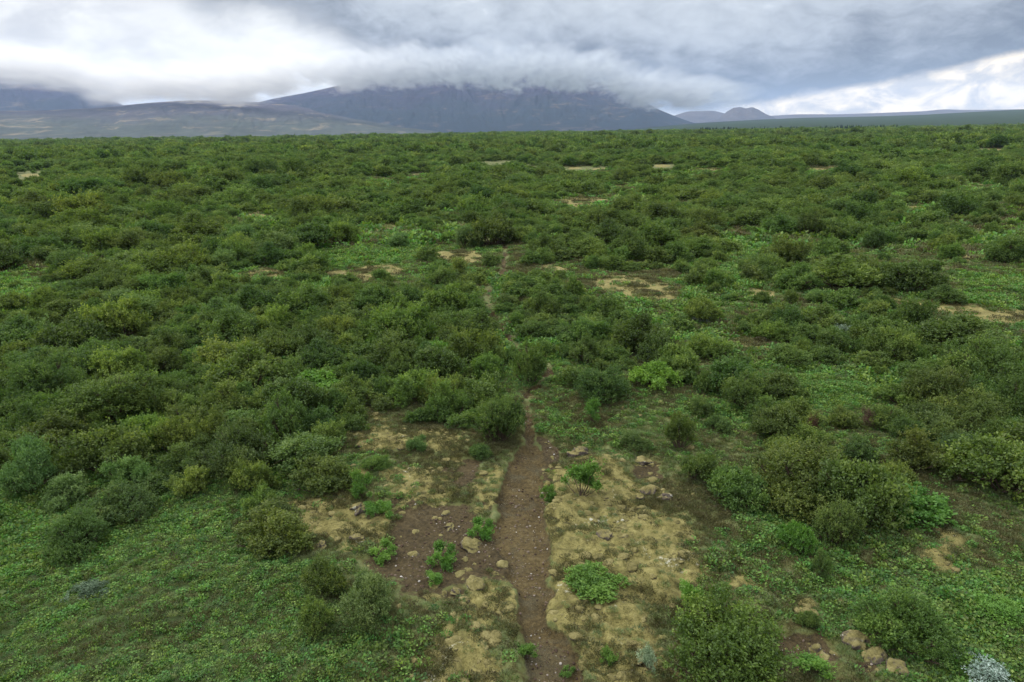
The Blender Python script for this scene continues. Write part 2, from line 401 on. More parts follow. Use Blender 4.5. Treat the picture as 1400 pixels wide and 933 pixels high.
# ------------------------------------------------------------------ ground sheet (one height field; its trail, moss and gravel are objects of their own)
def build_ground():
    ax, ay = 0.0, -12.0
    r = [15.0]
    while r[-1] < 44: r.append(r[-1] + 0.05 + max(0, r[-1] - 30) * 0.004)
    while r[-1] < 17000: r.append(r[-1] * 1.012 if r[-1] < 400 else r[-1] * 1.05)
    r = np.array(r); th = np.radians(np.linspace(-63, 63, 1000))
    RR, TT = np.meshgrid(r, th, indexing='ij')
    x = ax + RR * np.sin(TT); y = ay + RR * np.cos(TT)
    xf, yf = x.ravel(), y.ravel()
    mk = masks(xf, yf)
    z = h_full(xf, yf, mk)
    co = np.stack([xf, yf, z], 1)
    nr, nt = x.shape
    i = (np.arange(nr - 1)[:, None] * nt + np.arange(nt - 1)[None, :]).ravel()
    F = np.stack([i, i + nt, i + nt + 1, i + 1], 1)[:, ::-1]
    cover = np.stack(mk, 1)
    fm = cover[F].mean(1)
    kind = np.zeros(len(F), int)
    kind[fm[:, 1] > 0.5] = 2
    kind[(fm[:, 2] > 0.5) & (fm[:, 1] < 0.5)] = 3
    kind[fm[:, 0] > 0.5] = 1
    for kk, (nm, lab, cat, kd) in {0: ('ground', 'green and brown heath ground of the wide scrub covered plain', 'ground', 'structure'),
                                   1: ('path', 'narrow reddish brown dirt trail running away through the scrub', 'path', 'structure'),
                                   2: ('moss', 'tan and yellowish moss carpet beside the dirt trail', 'moss', 'stuff'),
                                   3: ('gravel', 'dark bare gravel patch left of the trail', 'gravel', 'stuff')}.items():
        f = F[kind == kk]
        used, inv = np.unique(f, return_inverse=True)
        me = np_mesh(nm, co[used], inv.reshape(-1, 4), [M_GROUND], True, cattrs={'cover': cover[used]})
        add(nm, me, lab, cat, kind=kd)
build_ground()

# ------------------------------------------------------------------ plants
def unit(v): return v / (np.linalg.norm(v, axis=-1, keepdims=True) + 1e-9)

def leaf_quads(pos, axis, nrm, L, W):
    side = unit(np.cross(axis, nrm)); L = L[:, None]; W = W[:, None]
    up = unit(np.cross(side, axis))
    a = pos; b = pos + axis * L * 0.5 + side * W * 0.5 + up * W * 0.12; c = pos + axis * L; d = pos + axis * L * 0.5 - side * W * 0.5 + up * W * 0.12
    v = np.stack([a, b, c, d], 1).reshape(-1, 3)
    f = np.arange(len(v)).reshape(-1, 4)
    return v, f

def shrub_mesh(name, seed, nleaf, leaf, mat, hgt=0.6, lobes=14, spread=1.0, updir=0.75, per=18, twig=0.75, shell=0.5, narrow=0.6, mound=False):
    g = np.random.default_rng(seed)
    C = []; Rr = []
    tries = 0
    while len(C) < lobes and tries < 4000:
        tries += 1
        a = g.uniform(0, 2 * math.pi); q = math.sqrt(g.uniform(0, 1)) * 0.42 * (0.82 + 0.25 * math.sin(a * 3 + seed) * math.sin(a * 2 + seed * 1.7))
        zmax = hgt * (1 - (q / 0.5) ** 2 * 0.75) * (1.0 if mound else g.uniform(0.62, 1.12))
        z = g.uniform(0.28, 0.86) * zmax if not mound else zmax * g.uniform(0.35, 0.7)
        rr = g.uniform(0.075, 0.185) * (0.8 if q > 0.3 else 1.05)
        c = np.array([q * math.cos(a), q * math.sin(a), max(z, rr * 0.6)])
        if all(np.linalg.norm(c - o) > 0.085 for o in C): C.append(c); Rr.append(rr)
    C = np.array(C); Rr = np.array(Rr)
    Rr = np.minimum(Rr, np.maximum(hgt * 1.08 - C[:, 2], 0.08))
    ltint = g.uniform(-0.22, 0.22, len(C))
    nt = nleaf // per
    p = Rr ** 2; li = g.choice(len(C), nt, p=p / p.sum())
    d = unit(g.normal(size=(nt, 3)) + np.array([0, 0, 0.35]))
    low = d[:, 2] < -0.5; d[low, 2] *= -1
    base = C[li] + d * (Rr[li] * g.uniform(shell, 0.95, nt))[:, None]
    out = unit(base - np.array([0, 0, -0.1]))
    tdir = unit(d * 0.55 + out * 0.45 + np.array([0, 0, updir]) + g.normal(size=(nt, 3)) * 0.28)
    tl = Rr[li] * g.uniform(0.35, 1.0, nt) * twig * np.where(g.random(nt) < 0.13, 1.9, 1.0)
    t = g.uniform(0.0, 1.0, (nt, per))
    pos = base[:, None] + tdir[:, None] * (tl[:, None] * t)[..., None]
    pos = pos + g.normal(size=pos.shape) * leaf * 0.45
    axis = unit(tdir[:, None] * 0.7 + g.normal(size=pos.shape) * 0.8)
    nrm = unit(g.normal(size=pos.shape) * 0.8 + out[:, None] * 0.5 + np.array([0, 0, 0.7]))
    tint = 0.42 + ltint[li][:, None] + g.normal(size=(nt, 1)) * 0.10 + (t - 0.5) * 0.22 + g.normal(size=t.shape) * 0.10
    keep = (pos[..., 2] > 0.015).ravel()
    pos = pos.reshape(-1, 3)[keep]; axis = axis.reshape(-1, 3)[keep]; nrm = nrm.reshape(-1, 3)[keep]; tint = np.clip(tint.ravel()[keep], 0, 1)
    n = len(pos); L = leaf * g.uniform(0.7, 1.25, n)
    v, f = leaf_quads(pos, axis, nrm, L, L * g.uniform(0.8, 1.2, n) * narrow)
    me = np_mesh(name, v, f, [mat], False, {'tint': np.repeat(tint, 4)})
    return me, C, Rr

def tube(pts, rad, ns=5):
    pts = np.array(pts); V = []; Fc = []
    for i, p in enumerate(pts):
        t = unit(pts[min(i + 1, len(pts) - 1)] - pts[max(i - 1, 0)])
        a = unit(np.cross(t, [0.31, 0.92, 0.2])); b = np.cross(t, a)
        for q in range(ns):
            an = 2 * math.pi * q / ns
            V.append(p + (a * math.cos(an) + b * math.sin(an)) * rad[i])
    for i in range(len(pts) - 1):
        for q in range(ns):
            Fc.append((i * ns + q, i * ns + (q + 1) % ns, (i + 1) * ns + (q + 1) % ns, (i + 1) * ns + q))
    return V, Fc

def stems_mesh(name, seed, C, Rr, mat, thick=0.012):
    g = np.random.default_rng(seed); V = []; Fc = []
    for c, rr in zip(C, Rr):
        b = np.array([c[0] * 0.18 + g.normal() * 0.015, c[1] * 0.18 + g.normal() * 0.015, -0.03])
        midp = b * 0.4 + c * 0.6 + np.array([0, 0, -0.06 * c[2]]) + g.normal(size=3) * 0.02
        v, f = tube([b, b * 0.7 + midp * 0.3 + [0, 0, .02], midp, c], [thick, thick * 0.85, thick * 0.6, thick * 0.3])
        o = len(V); V += v; Fc += [tuple(q + o for q in ff) for ff in f]
        for _ in range(6):
            d = unit(g.normal(size=3) + np.array([0, 0, 0.6]) + unit(c) * 0.4)
            e = c + d * rr * g.uniform(0.8, 1.15)
            v, f = tube([midp * 0.4 + c * 0.6, (c + e) / 2 + g.normal(size=3) * 0.01, e], [thick * 0.35, thick * 0.25, thick * 0.1], 3)
            o = len(V); V += v; Fc += [tuple(q + o for q in ff) for ff in f]
    return np_mesh(name, V, Fc, [mat], True)

def variants(prefix, n, seed, **kw):
    out = []
    for i in range(n):
        q = {a: (b(i) if callable(b) else b) for a, b in kw.items()}
        me, C, Rr = shrub_mesh(prefix, seed + i, **q)
        st = stems_mesh(prefix + '_stems', seed + i, C, Rr, M_DEAD if q['mat'] is M_DEAD else M_BARK)
        out.append((me, st, q['hgt']))
    return out

LIB = {
    'birch_big': variants('birch_foliage', 5, 100, nleaf=34000, leaf=0.021, mat=M_BIRCH, hgt=lambda i: 0.58 + 0.05 * i, lobes=lambda i: 34 + 2 * i),
    'birch': variants('birch_foliage', 10, 200, nleaf=14000, leaf=0.031, mat=M_BIRCH, hgt=lambda i: 0.42 + 0.035 * i, lobes=lambda i: 20 + i),
    'willow': variants('willow_foliage', 4, 300, nleaf=18000, leaf=0.034, mat=M_WILLOW, hgt=lambda i: 0.55 + 0.08 * i, lobes=lambda i: 13 + i, updir=0.9, narrow=0.42, twig=0.8),
    'willow_big': variants('willow_foliage', 2, 340, nleaf=32000, leaf=0.024, mat=M_WILLOW, hgt=lambda i: 0.75 + 0.08 * i, lobes=20, updir=0.9, narrow=0.45, twig=0.7),
    'young': variants('young_foliage', 4, 400, nleaf=3600, leaf=0.055, mat=M_BRIGHT, hgt=lambda i: 0.6 + 0.1 * i, lobes=lambda i: 9 + i, updir=1.5, per=20, twig=1.3, shell=0.2, narrow=0.5),
    'mat': variants('mat_foliage', 3, 450, nleaf=9000, leaf=0.036, mat=M_BRIGHT, hgt=0.42, lobes=30, updir=0.8, per=14, twig=0.4, mound=True, narrow=0.7),
    'woolly': variants('woolly_foliage', 2, 500, nleaf=3600, leaf=0.042, mat=M_WOOLLY, hgt=0.45, lobes=14, updir=0.8, per=9, twig=0.7, narrow=0.5),
    'dead': variants('dead_foliage', 2, 550, nleaf=3000, leaf=0.06, mat=M_DEAD, hgt=0.7, lobes=10, updir=0.9, narrow=0.15, twig=1.0),
    'far': variants('scrub_foliage', 6, 600, nleaf=5200, leaf=0.046, mat=M_BIRCH, hgt=lambda i: 0.40 + 0.04 * i, lobes=lambda i: 16 + i),
    'veryfar': variants('scrub_foliage', 4, 650, nleaf=2600, leaf=0.06, mat=M_BIRCH, hgt=lambda i: 0.36 + 0.03 * i, lobes=lambda i: 13),
}

# tone of a shrub: multiplies its leaf colour
TONE = {'dark': (0.78, 0.84, 0.84), 'green': (1.0, 1.0, 1.0), 'olive': (1.12, 1.03, 0.92), 'fresh': (0.98, 1.18, 0.85), 'light': (1.22, 1.24, 1.05), 'blue': (0.95, 1.0, 1.12), 'brown': (1.15, 0.95, 0.9)}
TONE_WORD = {'dark': 'dark green', 'green': 'green', 'olive': 'olive green', 'fresh': 'fresh green', 'light': 'light green', 'blue': 'grey green', 'brown': 'brownish'}

SHRUBS = []   # dicts: kind, x, y, w, h, tone, label
def S(px, py, w, h, kind='birch', tone='green', label=None, ext=None):
    """a shrub read from the photograph: pixel of its foot, width and height in pixels"""
    x, y = gp(px, py)
    f = np.dot(np.array([x, y, 0]) - CAM, fwd)
    W = w * f / FPX * 1.05
    x, y = x, y + W * 0.30
    f = np.dot(np.array([x, y, 0]) - CAM, fwd)
    el = math.atan2(CAM_H, math.hypot(x, y))
    W = w * f / FPX * 1.04
    # seen from above, a crown of depth W adds W*sin(el) to its height in the picture
    H = max((h * f / FPX - 0.55 * W * math.sin(el)) / math.cos(el), 0.34 * W if kind not in ('mat', 'woolly') else 0.22 * W)
    SHRUBS.append(dict(kind=kind, x=x, y=y, w=W, h=H, tone=tone, label=label))

# -- foreground, from the photograph
S(505, 876, 112, 96, 'willow_big', 'green', 'large pale green willow shrub left of the trail at the bottom of the scene')
S(436, 826, 74, 62, 'birch', 'olive', 'olive birch shrub tucked behind the left side of the large pale willow')
S(430, 882, 52, 64, 'birch', 'green', 'small green birch shrub touching the lower left side of the large pale willow')
S(362, 770, 112, 64, 'birch', 'olive', 'wide low olive birch shrub standing alone in the bright ground plants at lower left')
S(520, 768, 46, 32, 'young', 'green', 'small bright sapling at the left edge of the dark gravel patch')
S(602, 778, 46, 40, 'young', 'green', 'upright bright green sapling standing in the dark gravel patch')
S(590, 802, 32, 24, 'young', 'green', 'tiny bright sapling in front of the upright sapling on the gravel')
S(656, 738, 40, 34, 'young', 'green', 'bright sapling growing on the moss mound beside the trail')
S(516, 716, 48, 34, 'young', 'green', 'bright leafy sapling at the upper left corner of the gravel patch')
S(496, 692, 40, 40, 'young', 'green', 'tall bright sapling just behind the upper left corner of the gravel patch')
S(680, 616, 88, 82, 'birch_big', 'green', 'round green birch bush on the left of the trail where it narrows')
S(655, 632, 36, 26, 'birch', 'blue', 'small grey green shrub at the left foot of the round birch bush')
S(610, 580, 68, 60, 'birch', 'green', 'upright green birch bush just left of the round birch bush by the trail')
S(562, 556, 76, 48, 'birch', 'green', 'second birch bush leftwards from the round birch bush by the trail')
S(568, 622, 36, 28, 'willow', 'green', 'small willow shrub alone on the brown moss left of the round birch bush')
S(514, 652, 48, 30, 'birch', 'light', 'small light green shrub at the back left edge of the tan moss')
S(434, 686, 96, 46, 'birch', 'green', 'wide green shrub between the bright ground plants and the left tan moss')
S(440, 622, 64, 42, 'birch', 'green', 'green birch shrub at the front edge of the left thicket')
S(384, 620, 84, 84, 'birch', 'dark', 'tall dark birch at the front right corner of the left thicket')
S(322, 664, 116, 84, 'birch_big', 'dark', 'largest dark birch at the front of the left thicket')
S(425, 552, 90, 46, 'mat', 'green', 'bright yellow green leafy mat in front of the silver willow left of the trail')
S(478, 560, 70, 48, 'birch', 'green', 'green birch right of the bright leafy mat')
S(644, 506, 80, 52, 'birch', 'olive', 'olive birch bush on the left of the trail beyond the round bush')
S(541, 506, 84, 50, 'birch', 'green', 'broad birch bush left of the olive bush near the trail')
S(594, 500, 64, 36, 'mat', 'green', 'bright leafy mat between two birch bushes left of the trail')
S(414, 482, 60, 38, 'birch', 'dark', 'dark birch bush directly behind the silver willow left of the trail')
S(413, 506, 28, 14, 'woolly', 'green', 'silver leaved willow in the dark thicket left of the trail')
S(388, 632, 26, 14, 'woolly', 'blue', 'small dull silver willow at the foot of the dark thicket birch')
S(724, 530, 52, 64, 'birch', 'olive', 'upright olive birch standing at the bend of the trail')
S(828, 558, 86, 58, 'birch_big', 'dark', 'round dark birch bush right of the trail bend')
S(804, 506, 62, 44, 'birch', 'green', 'rounded birch bush behind the dark round one right of the trail')
S(811, 584, 34, 38, 'young', 'dark', 'small upright shrub in front of the round dark birch bush')
S(896, 538, 74, 40, 'mat', 'light', 'bright green leafy mat right of the round dark birch bush')
S(975, 494, 74, 40, 'birch', 'light', 'light olive birch bush beside the tan patch right of the trail')
S(932, 626, 46, 54, 'birch', 'olive', 'upright olive shrub alone on the moss right of the trail')
S(868, 620, 46, 32, 'willow', 'green', 'low grey green shrub behind the mossy stones right of the trail')
S(795, 694, 64, 58, 'young', 'dark', 'loose green sapling clump on the moss right of the wide trail')
S(752, 686, 30, 26, 'young', 'green', 'tiny sapling at the right edge of the wide trail')
S(964, 672, 66, 50, 'birch', 'olive', 'olive shrub right of the mossy stones')
S(960, 576, 40, 26, 'birch', 'green', 'small shrub in the heath behind the upright olive shrub')
S(1022, 568, 66, 60, 'birch', 'green', 'green birch bush in the heath left of the reddish shrub')
S(882, 470, 42, 30, 'birch', 'light', 'small light bush behind the bright leafy mat right of the trail')
S(838, 470, 44, 28, 'birch', 'green', 'small bush behind the rounded birch right of the trail')
S(986, 596, 40, 26, 'birch', 'blue', 'small grey green shrub in the heath right of the upright olive shrub')
S(1108, 706, 158, 104, 'birch_big', 'olive', 'very large olive birch bush in the right foreground beside the bright mound')
S(1152, 758, 82, 80, 'birch_big', 'green', 'green birch in front of the very large olive bush')
S(1256, 722, 130, 62, 'mat', 'dark', 'wide bright green mound of leafy plants right of the very large bush')
S(1068, 608, 78, 54, 'birch', 'green', 'round birch bush behind the very large olive bush')
S(1160, 590, 52, 40, 'birch', 'olive', 'olive shrub left of the bare brown shrub')
S(1188, 592, 28, 34, 'dead', 'green', 'bare brown twiggy shrub between two olive shrubs at right')
S(1222, 594, 56, 46, 'birch', 'olive', 'olive shrub right of the bare brown shrub')
S(1244, 562, 70, 34, 'birch', 'olive', 'low olive shrub behind the bare brown shrub')
S(1112, 602, 22, 44, 'dead', 'brown', 'reddish brown dead shrub beside the round birch bush')
S(1292, 568, 96, 74, 'birch_big', 'green', 'left bush of the tall thicket at the right edge')
S(1356, 545, 110, 80, 'birch_big', 'green', 'rear bush of the tall thicket at the right edge')
S(1336, 598, 104, 72, 'birch_big', 'green', 'middle bush of the tall thicket at the right edge')
S(1404, 590, 70, 80, 'birch', 'dark', 'bush of the tall thicket cut off by the right edge')
S(1352, 648, 100, 60, 'birch_big', 'dark', 'dark front bush of the tall thicket at the right edge')
S(1082, 504, 68, 36, 'birch', 'green', 'green bush in front of the silver willow clump at right')
S(1132, 498, 56, 30, 'birch', 'green', 'small bush just in front of the silver willow clump at right')
S(1163, 468, 46, 22, 'woolly', 'green', 'silver white willow clump among green bushes at right')
S(1110, 476, 66, 36, 'birch', 'green', 'bush left of the silver willow clump at right')
S(1222, 478, 100, 38, 'birch', 'light', 'wide light bush right of the silver willow clump')
S(1330, 492, 130, 48, 'birch', 'green', 'wide bush behind the tall thicket at the right edge')
S(1254, 908, 132, 96, 'birch_big', 'fresh', 'light green bush beside the mossy boulder at bottom right')
S(998, 962, 192, 150, 'birch_big', 'fresh', 'biggest leafy birch bush, at the bottom right of the trail')
S(948, 850, 46, 60, 'young', 'green', 'thin upright birch rising behind the biggest leafy bush')
S(1126, 795, 30, 42, 'birch', 'blue', 'small dark upright shrub in front of the very large olive bush')
S(1092, 768, 56, 52, 'mat', 'dark', 'low bright leaves left of the green birch in front of the large olive bush')
S(1362, 945, 90, 40, 'woolly', 'blue', 'silver willow mat at the bottom right corner')
S(886, 930, 32, 34, 'woolly', 'light', 'small white leaved willow left of the biggest leafy bush')
S(1384, 858, 76, 34, 'mat', 'green', 'bright leafy mat at the right edge above the silver mat')
S(1112, 938, 66, 36, 'young', 'light', 'bright sapling at the bottom right of the biggest leafy bush')
S(1108, 862, 34, 26, 'birch', 'dark', 'little dark shrub above the red soil at bottom right')
S(812, 828, 94, 38, 'mat', 'green', 'vivid green leafy mat on the moss right of the trail')
S(718, 905, 36, 30, 'young', 'dark', 'dull green tuft growing in the trail at the bottom')
S(778, 915, 26, 18, 'young', 'green', 'tiny green plant in the trail at the bottom')
S(832, 915, 32, 30, 'young', 'green', 'bright little sapling on the moss right of the bottom of the trail')
S(86, 766, 94, 66, 'birch_big', 'dark', 'dark birch bush in the ground plants at the left')
S(142, 730, 110, 68, 'birch_big', 'green', 'lighter birch bush behind the dark one at the left')
S(108, 826, 66, 22, 'woolly', 'blue', 'flat silvery willow mat in front of the dark birch bush at the left')
S(30, 684, 80, 84, 'willow', 'blue', 'grey green willow at the left edge of the thicket')
S(88, 694, 70, 50, 'willow', 'blue', 'lower grey green willow beside the one at the left edge')
S(108, 642, 66, 44, 'mat', 'green', 'bright leaf patch inside the left thicket near its left edge')
S(182, 604, 78, 32, 'mat', 'green', 'second bright leaf patch inside the left thicket')
S(222, 572, 88, 60, 'birch_big', 'olive', 'rounded olive birch standing out of the left thicket')
S(130, 592, 140, 88, 'birch_big', 'olive', 'broad olive birch left of the rounded olive one in the thicket')
S(166, 672, 72, 56, 'willow', 'green', 'grey green willow at the front of the left thicket')
S(238, 628, 62, 62, 'birch', 'olive', 'reddish tinged birch in the middle of the left thicket')
S(300, 584, 76, 60, 'birch', 'green', 'green birch right of the rounded olive one')
S(210, 676, 68, 38, 'birch', 'green', 'low green birch at the front of the left thicket')
S(50, 560, 100, 70, 'birch_big', 'green', 'large green birch at the left edge above the grey green willow')
S(30, 610, 70, 56, 'birch', 'green', 'green birch between the large one and the willow at the left edge')
# -- middle distance
S(1262, 406, 88, 46, 'birch', 'dark', 'large dark bush at the left end of the long tan moss strip')
S(1160, 402, 110, 42, 'birch', 'olive', 'long olive bush left of the large dark one by the tan strip')
S(1100, 404, 70, 40, 'birch', 'green', None)
S(1204, 346, 46, 32, 'birch', 'dark', 'single dark bush in the open green ground at right')
S(1112, 326, 42, 38, 'birch', 'dark', 'tall dark bush at the back of the open green ground')
S(1146, 332, 44, 26, 'birch', 'green', None)
S(1308, 358, 40, 22, 'birch', 'light', 'small light bush in the open green ground at right')
S(1384, 364, 56, 38, 'birch', 'green', 'bush at the right edge of the open green ground')
S(1362, 326, 28, 20, 'birch', 'blue', None)
S(1320, 328, 44, 18, 'birch', 'green', None)
S(1300, 420, 58, 28, 'birch', 'green', 'bush on the far side of the long tan moss strip')
S(1258, 454, 64, 42, 'birch', 'dark', 'rounded dark bush standing in front of the long tan moss strip')
S(672, 340, 84, 48, 'birch', 'green', 'large green bush beyond the end of the visible trail')
S(636, 342, 42, 34, 'willow', 'blue', 'grey green willow left of the large bush beyond the trail')
S(541, 344, 46, 24, 'willow', 'blue', 'grey green bush in front of the small tan patch')
S(392, 254, 62, 32, 'birch', 'dark', 'large dark bush standing above the distant scrub at left')
S(296, 363, 44, 32, 'birch', 'green', None)
S(366, 368, 54, 34, 'birch', 'dark', None)
S(404, 355, 34, 20, 'birch', 'light', None)
S(622, 392, 50, 36, 'birch', 'green', None)
S(742, 446, 60, 44, 'birch', 'olive', 'olive bush right of the trail in the middle distance')
S(862, 358, 58, 38, 'birch', 'dark', 'dark bush behind the tan moss right of the trail')
S(806, 356, 60, 30, 'birch', 'green', None)
S(744, 362, 42, 24, 'birch', 'green', None)
S(810, 372, 26, 18, 'birch', 'dark', None)
S(962, 336, 66, 22, 'birch', 'olive', None)
S(1168, 248, 50, 24, 'birch', 'dark', 'dark bush standing above the distant scrub at right')
S(852, 455, 50, 30, 'birch', 'green', None)
S(785, 408, 34, 26, 'birch', 'green', None)
S(736, 392, 44, 20, 'birch', 'light', None)
S(960, 446, 56, 40, 'birch', 'light', 'light bush behind the silver willow right of the tan moss')
S(958, 444, 24, 10, 'woolly', 'green', 'silver willow in front of the light bush right of the tan moss')
S(842, 364, 22, 9, 'woolly', 'green', 'silver willow at the back of the tan moss right of the trail')
S(200, 280, 24, 6, 'woolly', 'blue', 'silver willow in the distant scrub at left')
S(396, 316, 16, 6, 'woolly', 'green', 'silver willow in the scrub left of the small tan patch')
S(1275, 264, 20, 5, 'woolly', 'green', 'silver willow in the distant scrub at right')
S(518, 348, 12, 5, 'woolly', 'green', 'silver willow in the bright meadow left of the trail')
S(600, 378, 42, 20, 'birch', 'green', None)
S(585, 360, 34, 22, 'birch', 'light', None)
S(470, 392, 46, 22, 'birch', 'green', None)
S(425, 372, 44, 34, 'birch', 'light', None)
S(520, 386, 30, 16, 'birch', 'dark', None)
S(930, 362, 50, 28, 'birch', 'green', None)

# -- the rest: scattered over the plain, thinner where the photograph shows open ground
def taken_grid(): return {}
GRID = {}
def gkey(x, y): return (int(math.floor(x / 6)), int(math.floor(y / 6)))
def try_place(x, y, rad, pack):
    kx, ky = gkey(x, y)
    for i in range(-1, 2):
        for j in range(-1, 2):
            for (a, b, c) in GRID.get((kx + i, ky + j), ()):
                if (a - x) ** 2 + (b - y) ** 2 < ((c + rad) * pack) ** 2: return False
    GRID.setdefault((kx, ky), []).append((x, y, rad)); return True
for s in SHRUBS: GRID.setdefault(gkey(s['x'], s['y']), []).append((s['x'], s['y'], s['w'] / 2))

KEEP = [(P[0], P[1], 5) for P in PATH if 340 < P[1] < 560 and P[2] > 2]
for P in MOSS:
    q = np.array(P)
    if q[:, 1].max() < 500:
        c0 = q.mean(0); KEEP += [(c0[0] + k_ * np.ptp(q[:, 0]), c0[1], 4) for k_ in (-0.42, -0.3, -0.2, -0.1, 0.0, 0.1, 0.2, 0.3, 0.42)]
KEEP += [(820, 385, 8), (860, 395, 8), (900, 402, 8), (930, 406, 6), (790, 388, 6), (1300, 422, 8), (1340, 430, 8), (1380, 438, 8), (1240, 415, 6), (500, 374, 8), (540, 374, 6)]
def scatter(y0, y1, n, wfun, pack):
    q = rng.random(n)
    d = np.sqrt(y0 * y0 + (y1 * y1 - y0 * y0) * q); am = 57 if y1 < 120 else 46; a = np.radians(rng.uniform(-am, am, n))
    x = d * np.sin(a); y = d * np.cos(a)
    op = region(OPENW, x, y, 0.5, 0.8)
    pd = path_dist(x, y)
    clump = fbm(x, y, 14, 3, 41)
    out = []
    kd = np.hypot(x, y)
    bx, by, bf = project(x, y, h_base(x, y))
    for i in range(n):
        if op[i] > 0.5 and (d[i] < 24 or rng.random() > 0.035): continue
        if clump[i] < (-0.10 if d[i] < 110 else -0.26) and rng.random() > 0.10: continue
        w = wfun(d[i]) * (1 + 0.35 * clump[i]) * (0.6 if op[i] > 0.5 else 1)
        if pd[i] < w * 0.42: continue
        pwid = w * FPX / bf[i]; tall = pwid * 0.62
        if any(abs(kx - bx[i]) < pwid * 0.5 + kr and by[i] - tall < ky < by[i] + 2 for kx, ky, kr in KEEP): continue
        if try_place(x[i], y[i], w / 2, pack): out.append((x[i], y[i], w))
    return out
rest = scatter(13, 42, 11500, lambda d: 0.9 + 1.9 * rng.random() ** 1.5, 0.50)
rest += scatter(42, 100, 25000, lambda d: 1.3 + 3.6 * rng.random() ** 1.6, 0.50)
rest += scatter(100, 260, 60000, lambda d: 2.0 + 5.6 * rng.random() ** 1.5, 0.52)
tones = ['green', 'green', 'green', 'olive', 'olive', 'dark', 'dark', 'light', 'blue']
for (x, y, w) in rest:
    kd = 'birch' if rng.random() > 0.08 or math.hypot(x, y) < 32 else 'willow'
    SHRUBS.append(dict(kind=kd, x=x, y=y, w=w, h=w ** 0.8 * rng.uniform(0.36, 0.62), tone=tones[rng.integers(len(tones))], label=None))

xs = np.array([s['x'] for s in SHRUBS]); ys = np.array([s['y'] for s in SHRUBS]); zs = h_full(xs, ys)
for s, z in zip(SHRUBS, zs):
    s['z'] = float(z)
    px, py, f = project(s['x'], s['y'], s['z'] + s['h'] * 0.5)
    s['px'], s['py'] = float(px), float(py)
    s['pw'] = s['w'] * FPX / float(f); s['ph'] = s['h'] * FPX / float(f)
    s['in'] = -s['pw'] * 0.4 < px < 1400 + s['pw'] * 0.4 and 100 < py < 933 + s['ph'] * 0.7
KINDNAME = {'birch_big': 'birch_shrub', 'birch': 'birch_shrub', 'willow': 'willow_shrub', 'willow_big': 'willow_shrub', 'young': 'sapling', 'mat': 'leafy_mat', 'woolly': 'silver_willow', 'dead': 'bare_shrub'}
vis = [s for s in SHRUBS if s['in']]
hand = [s for s in vis if s['label']]
others = sorted([s for s in vis if not s['label']], key=lambda s: -s['pw'] * s['ph'])
nb = sum(KINDNAME[s['kind']] == 'birch_shrub' for s in hand)
single = list(hand); massed = []
for s in others:
    if KINDNAME[s['kind']] == 'birch_shrub':
        if nb < 298: single.append(s); nb += 1
        else: massed.append(s)
    else:
        (single if s['pw'] > 26 else massed).append(s)
massed += [s for s in SHRUBS if not s['in']]

# labels for the shrubs that were not named by hand: by size and tone, then by where they stand from a landmark
LAND = [('the round birch bush by the trail', 680, 590), ('the olive bush near the trail', 644, 485), ('the tan moss right of the trail', 860, 395), ('the long tan moss strip', 1320, 430),
        ('the tan moss left of the trail', 500, 374), ('the small tan patch', 795, 277), ('the pale meadow at the left edge', 30, 412), ('the rounded olive thicket birch', 222, 545),
        ('the silver willow in the thicket', 413, 500), ('the silver willow clump at right', 1163, 458), ('the tall right thicket', 1340, 560), ('the open green ground at right', 1180, 345),
        ('the large dark bush at left', 392, 240), ('the far end of the trail', 690, 340), ('the left rim of the thicket', 30, 540), ('the bare slope left of the thicket', 270, 345),
        ('the light bush right of the tan moss', 960, 430), ('the dark bush above the right scrub', 1168, 238), ('the tall right dark bush', 1112, 310), ('the left rim of the far scrub', 40, 300),
        ('the tan patch left of the large bush', 535, 316), ('the dark bush behind the tan moss', 862, 340), ('the far left thicket top', 150, 400), ('the middle of the left thicket', 150, 480),
        ('the large dark bush by the tan strip', 1262, 385), ('the right rim of the open ground', 1384, 350), ('the heath around the upright olive shrub', 932, 600), ('the very large olive bush', 1108, 650),
        ('the light olive birch by the tan patch', 975, 475), ('the dark bushes behind the silver willow', 414, 465), ('the meadow left of the trail', 480, 345), ('the wide bush at far right', 1330, 470)]
ORD = ['nearest', 'second', 'third', 'fourth', 'fifth', 'sixth', 'seventh', 'eighth', 'ninth', 'tenth', 'eleventh', 'twelfth', 'thirteenth', 'fourteenth', 'fifteenth', 'sixteenth', 'seventeenth', 'eighteenth', 'nineteenth', 'twentieth', 'last']
buckets = {}
for s in single:
    if s['label']: continue
    j = min(range(len(LAND)), key=lambda q: (LAND[q][1] - s['px']) ** 2 + (3 * (LAND[q][2] - s['py'])) ** 2)
    dx, dy = s['px'] - LAND[j][1], 2.2 * (s['py'] - LAND[j][2])
    side = ('right of' if dx > 0 else 'left of') if abs(dx) > abs(dy) else ('in front of' if dy > 0 else 'behind')
    kn = KINDNAME[s['kind']]
    buckets.setdefault((j, side, s['tone'], kn), []).append((math.hypot(dx, dy), s))
for (j, side, tone, kn), L in buckets.items():
    L.sort(key=lambda q: q[0])
    for i, (_, s) in enumerate(L):
        noun = 'birch shrub' if kn == 'birch_shrub' else kn.replace('_', ' ')
        od = '' if len(L) == 1 else (ORD[min(i, 20)] + ' ')
        sz = 'wide' if s['w'] / s['h'] > 2.1 else ('rounded' if s['w'] / s['h'] > 1.8 else 'upright')
        s['label'] = f"{od}{sz} {TONE_WORD[tone]} {noun} {side} {LAND[j][0]}"
        if len(s['label'].split()) > 16: s['label'] = s['label'].replace(sz + ' ', '', 1)

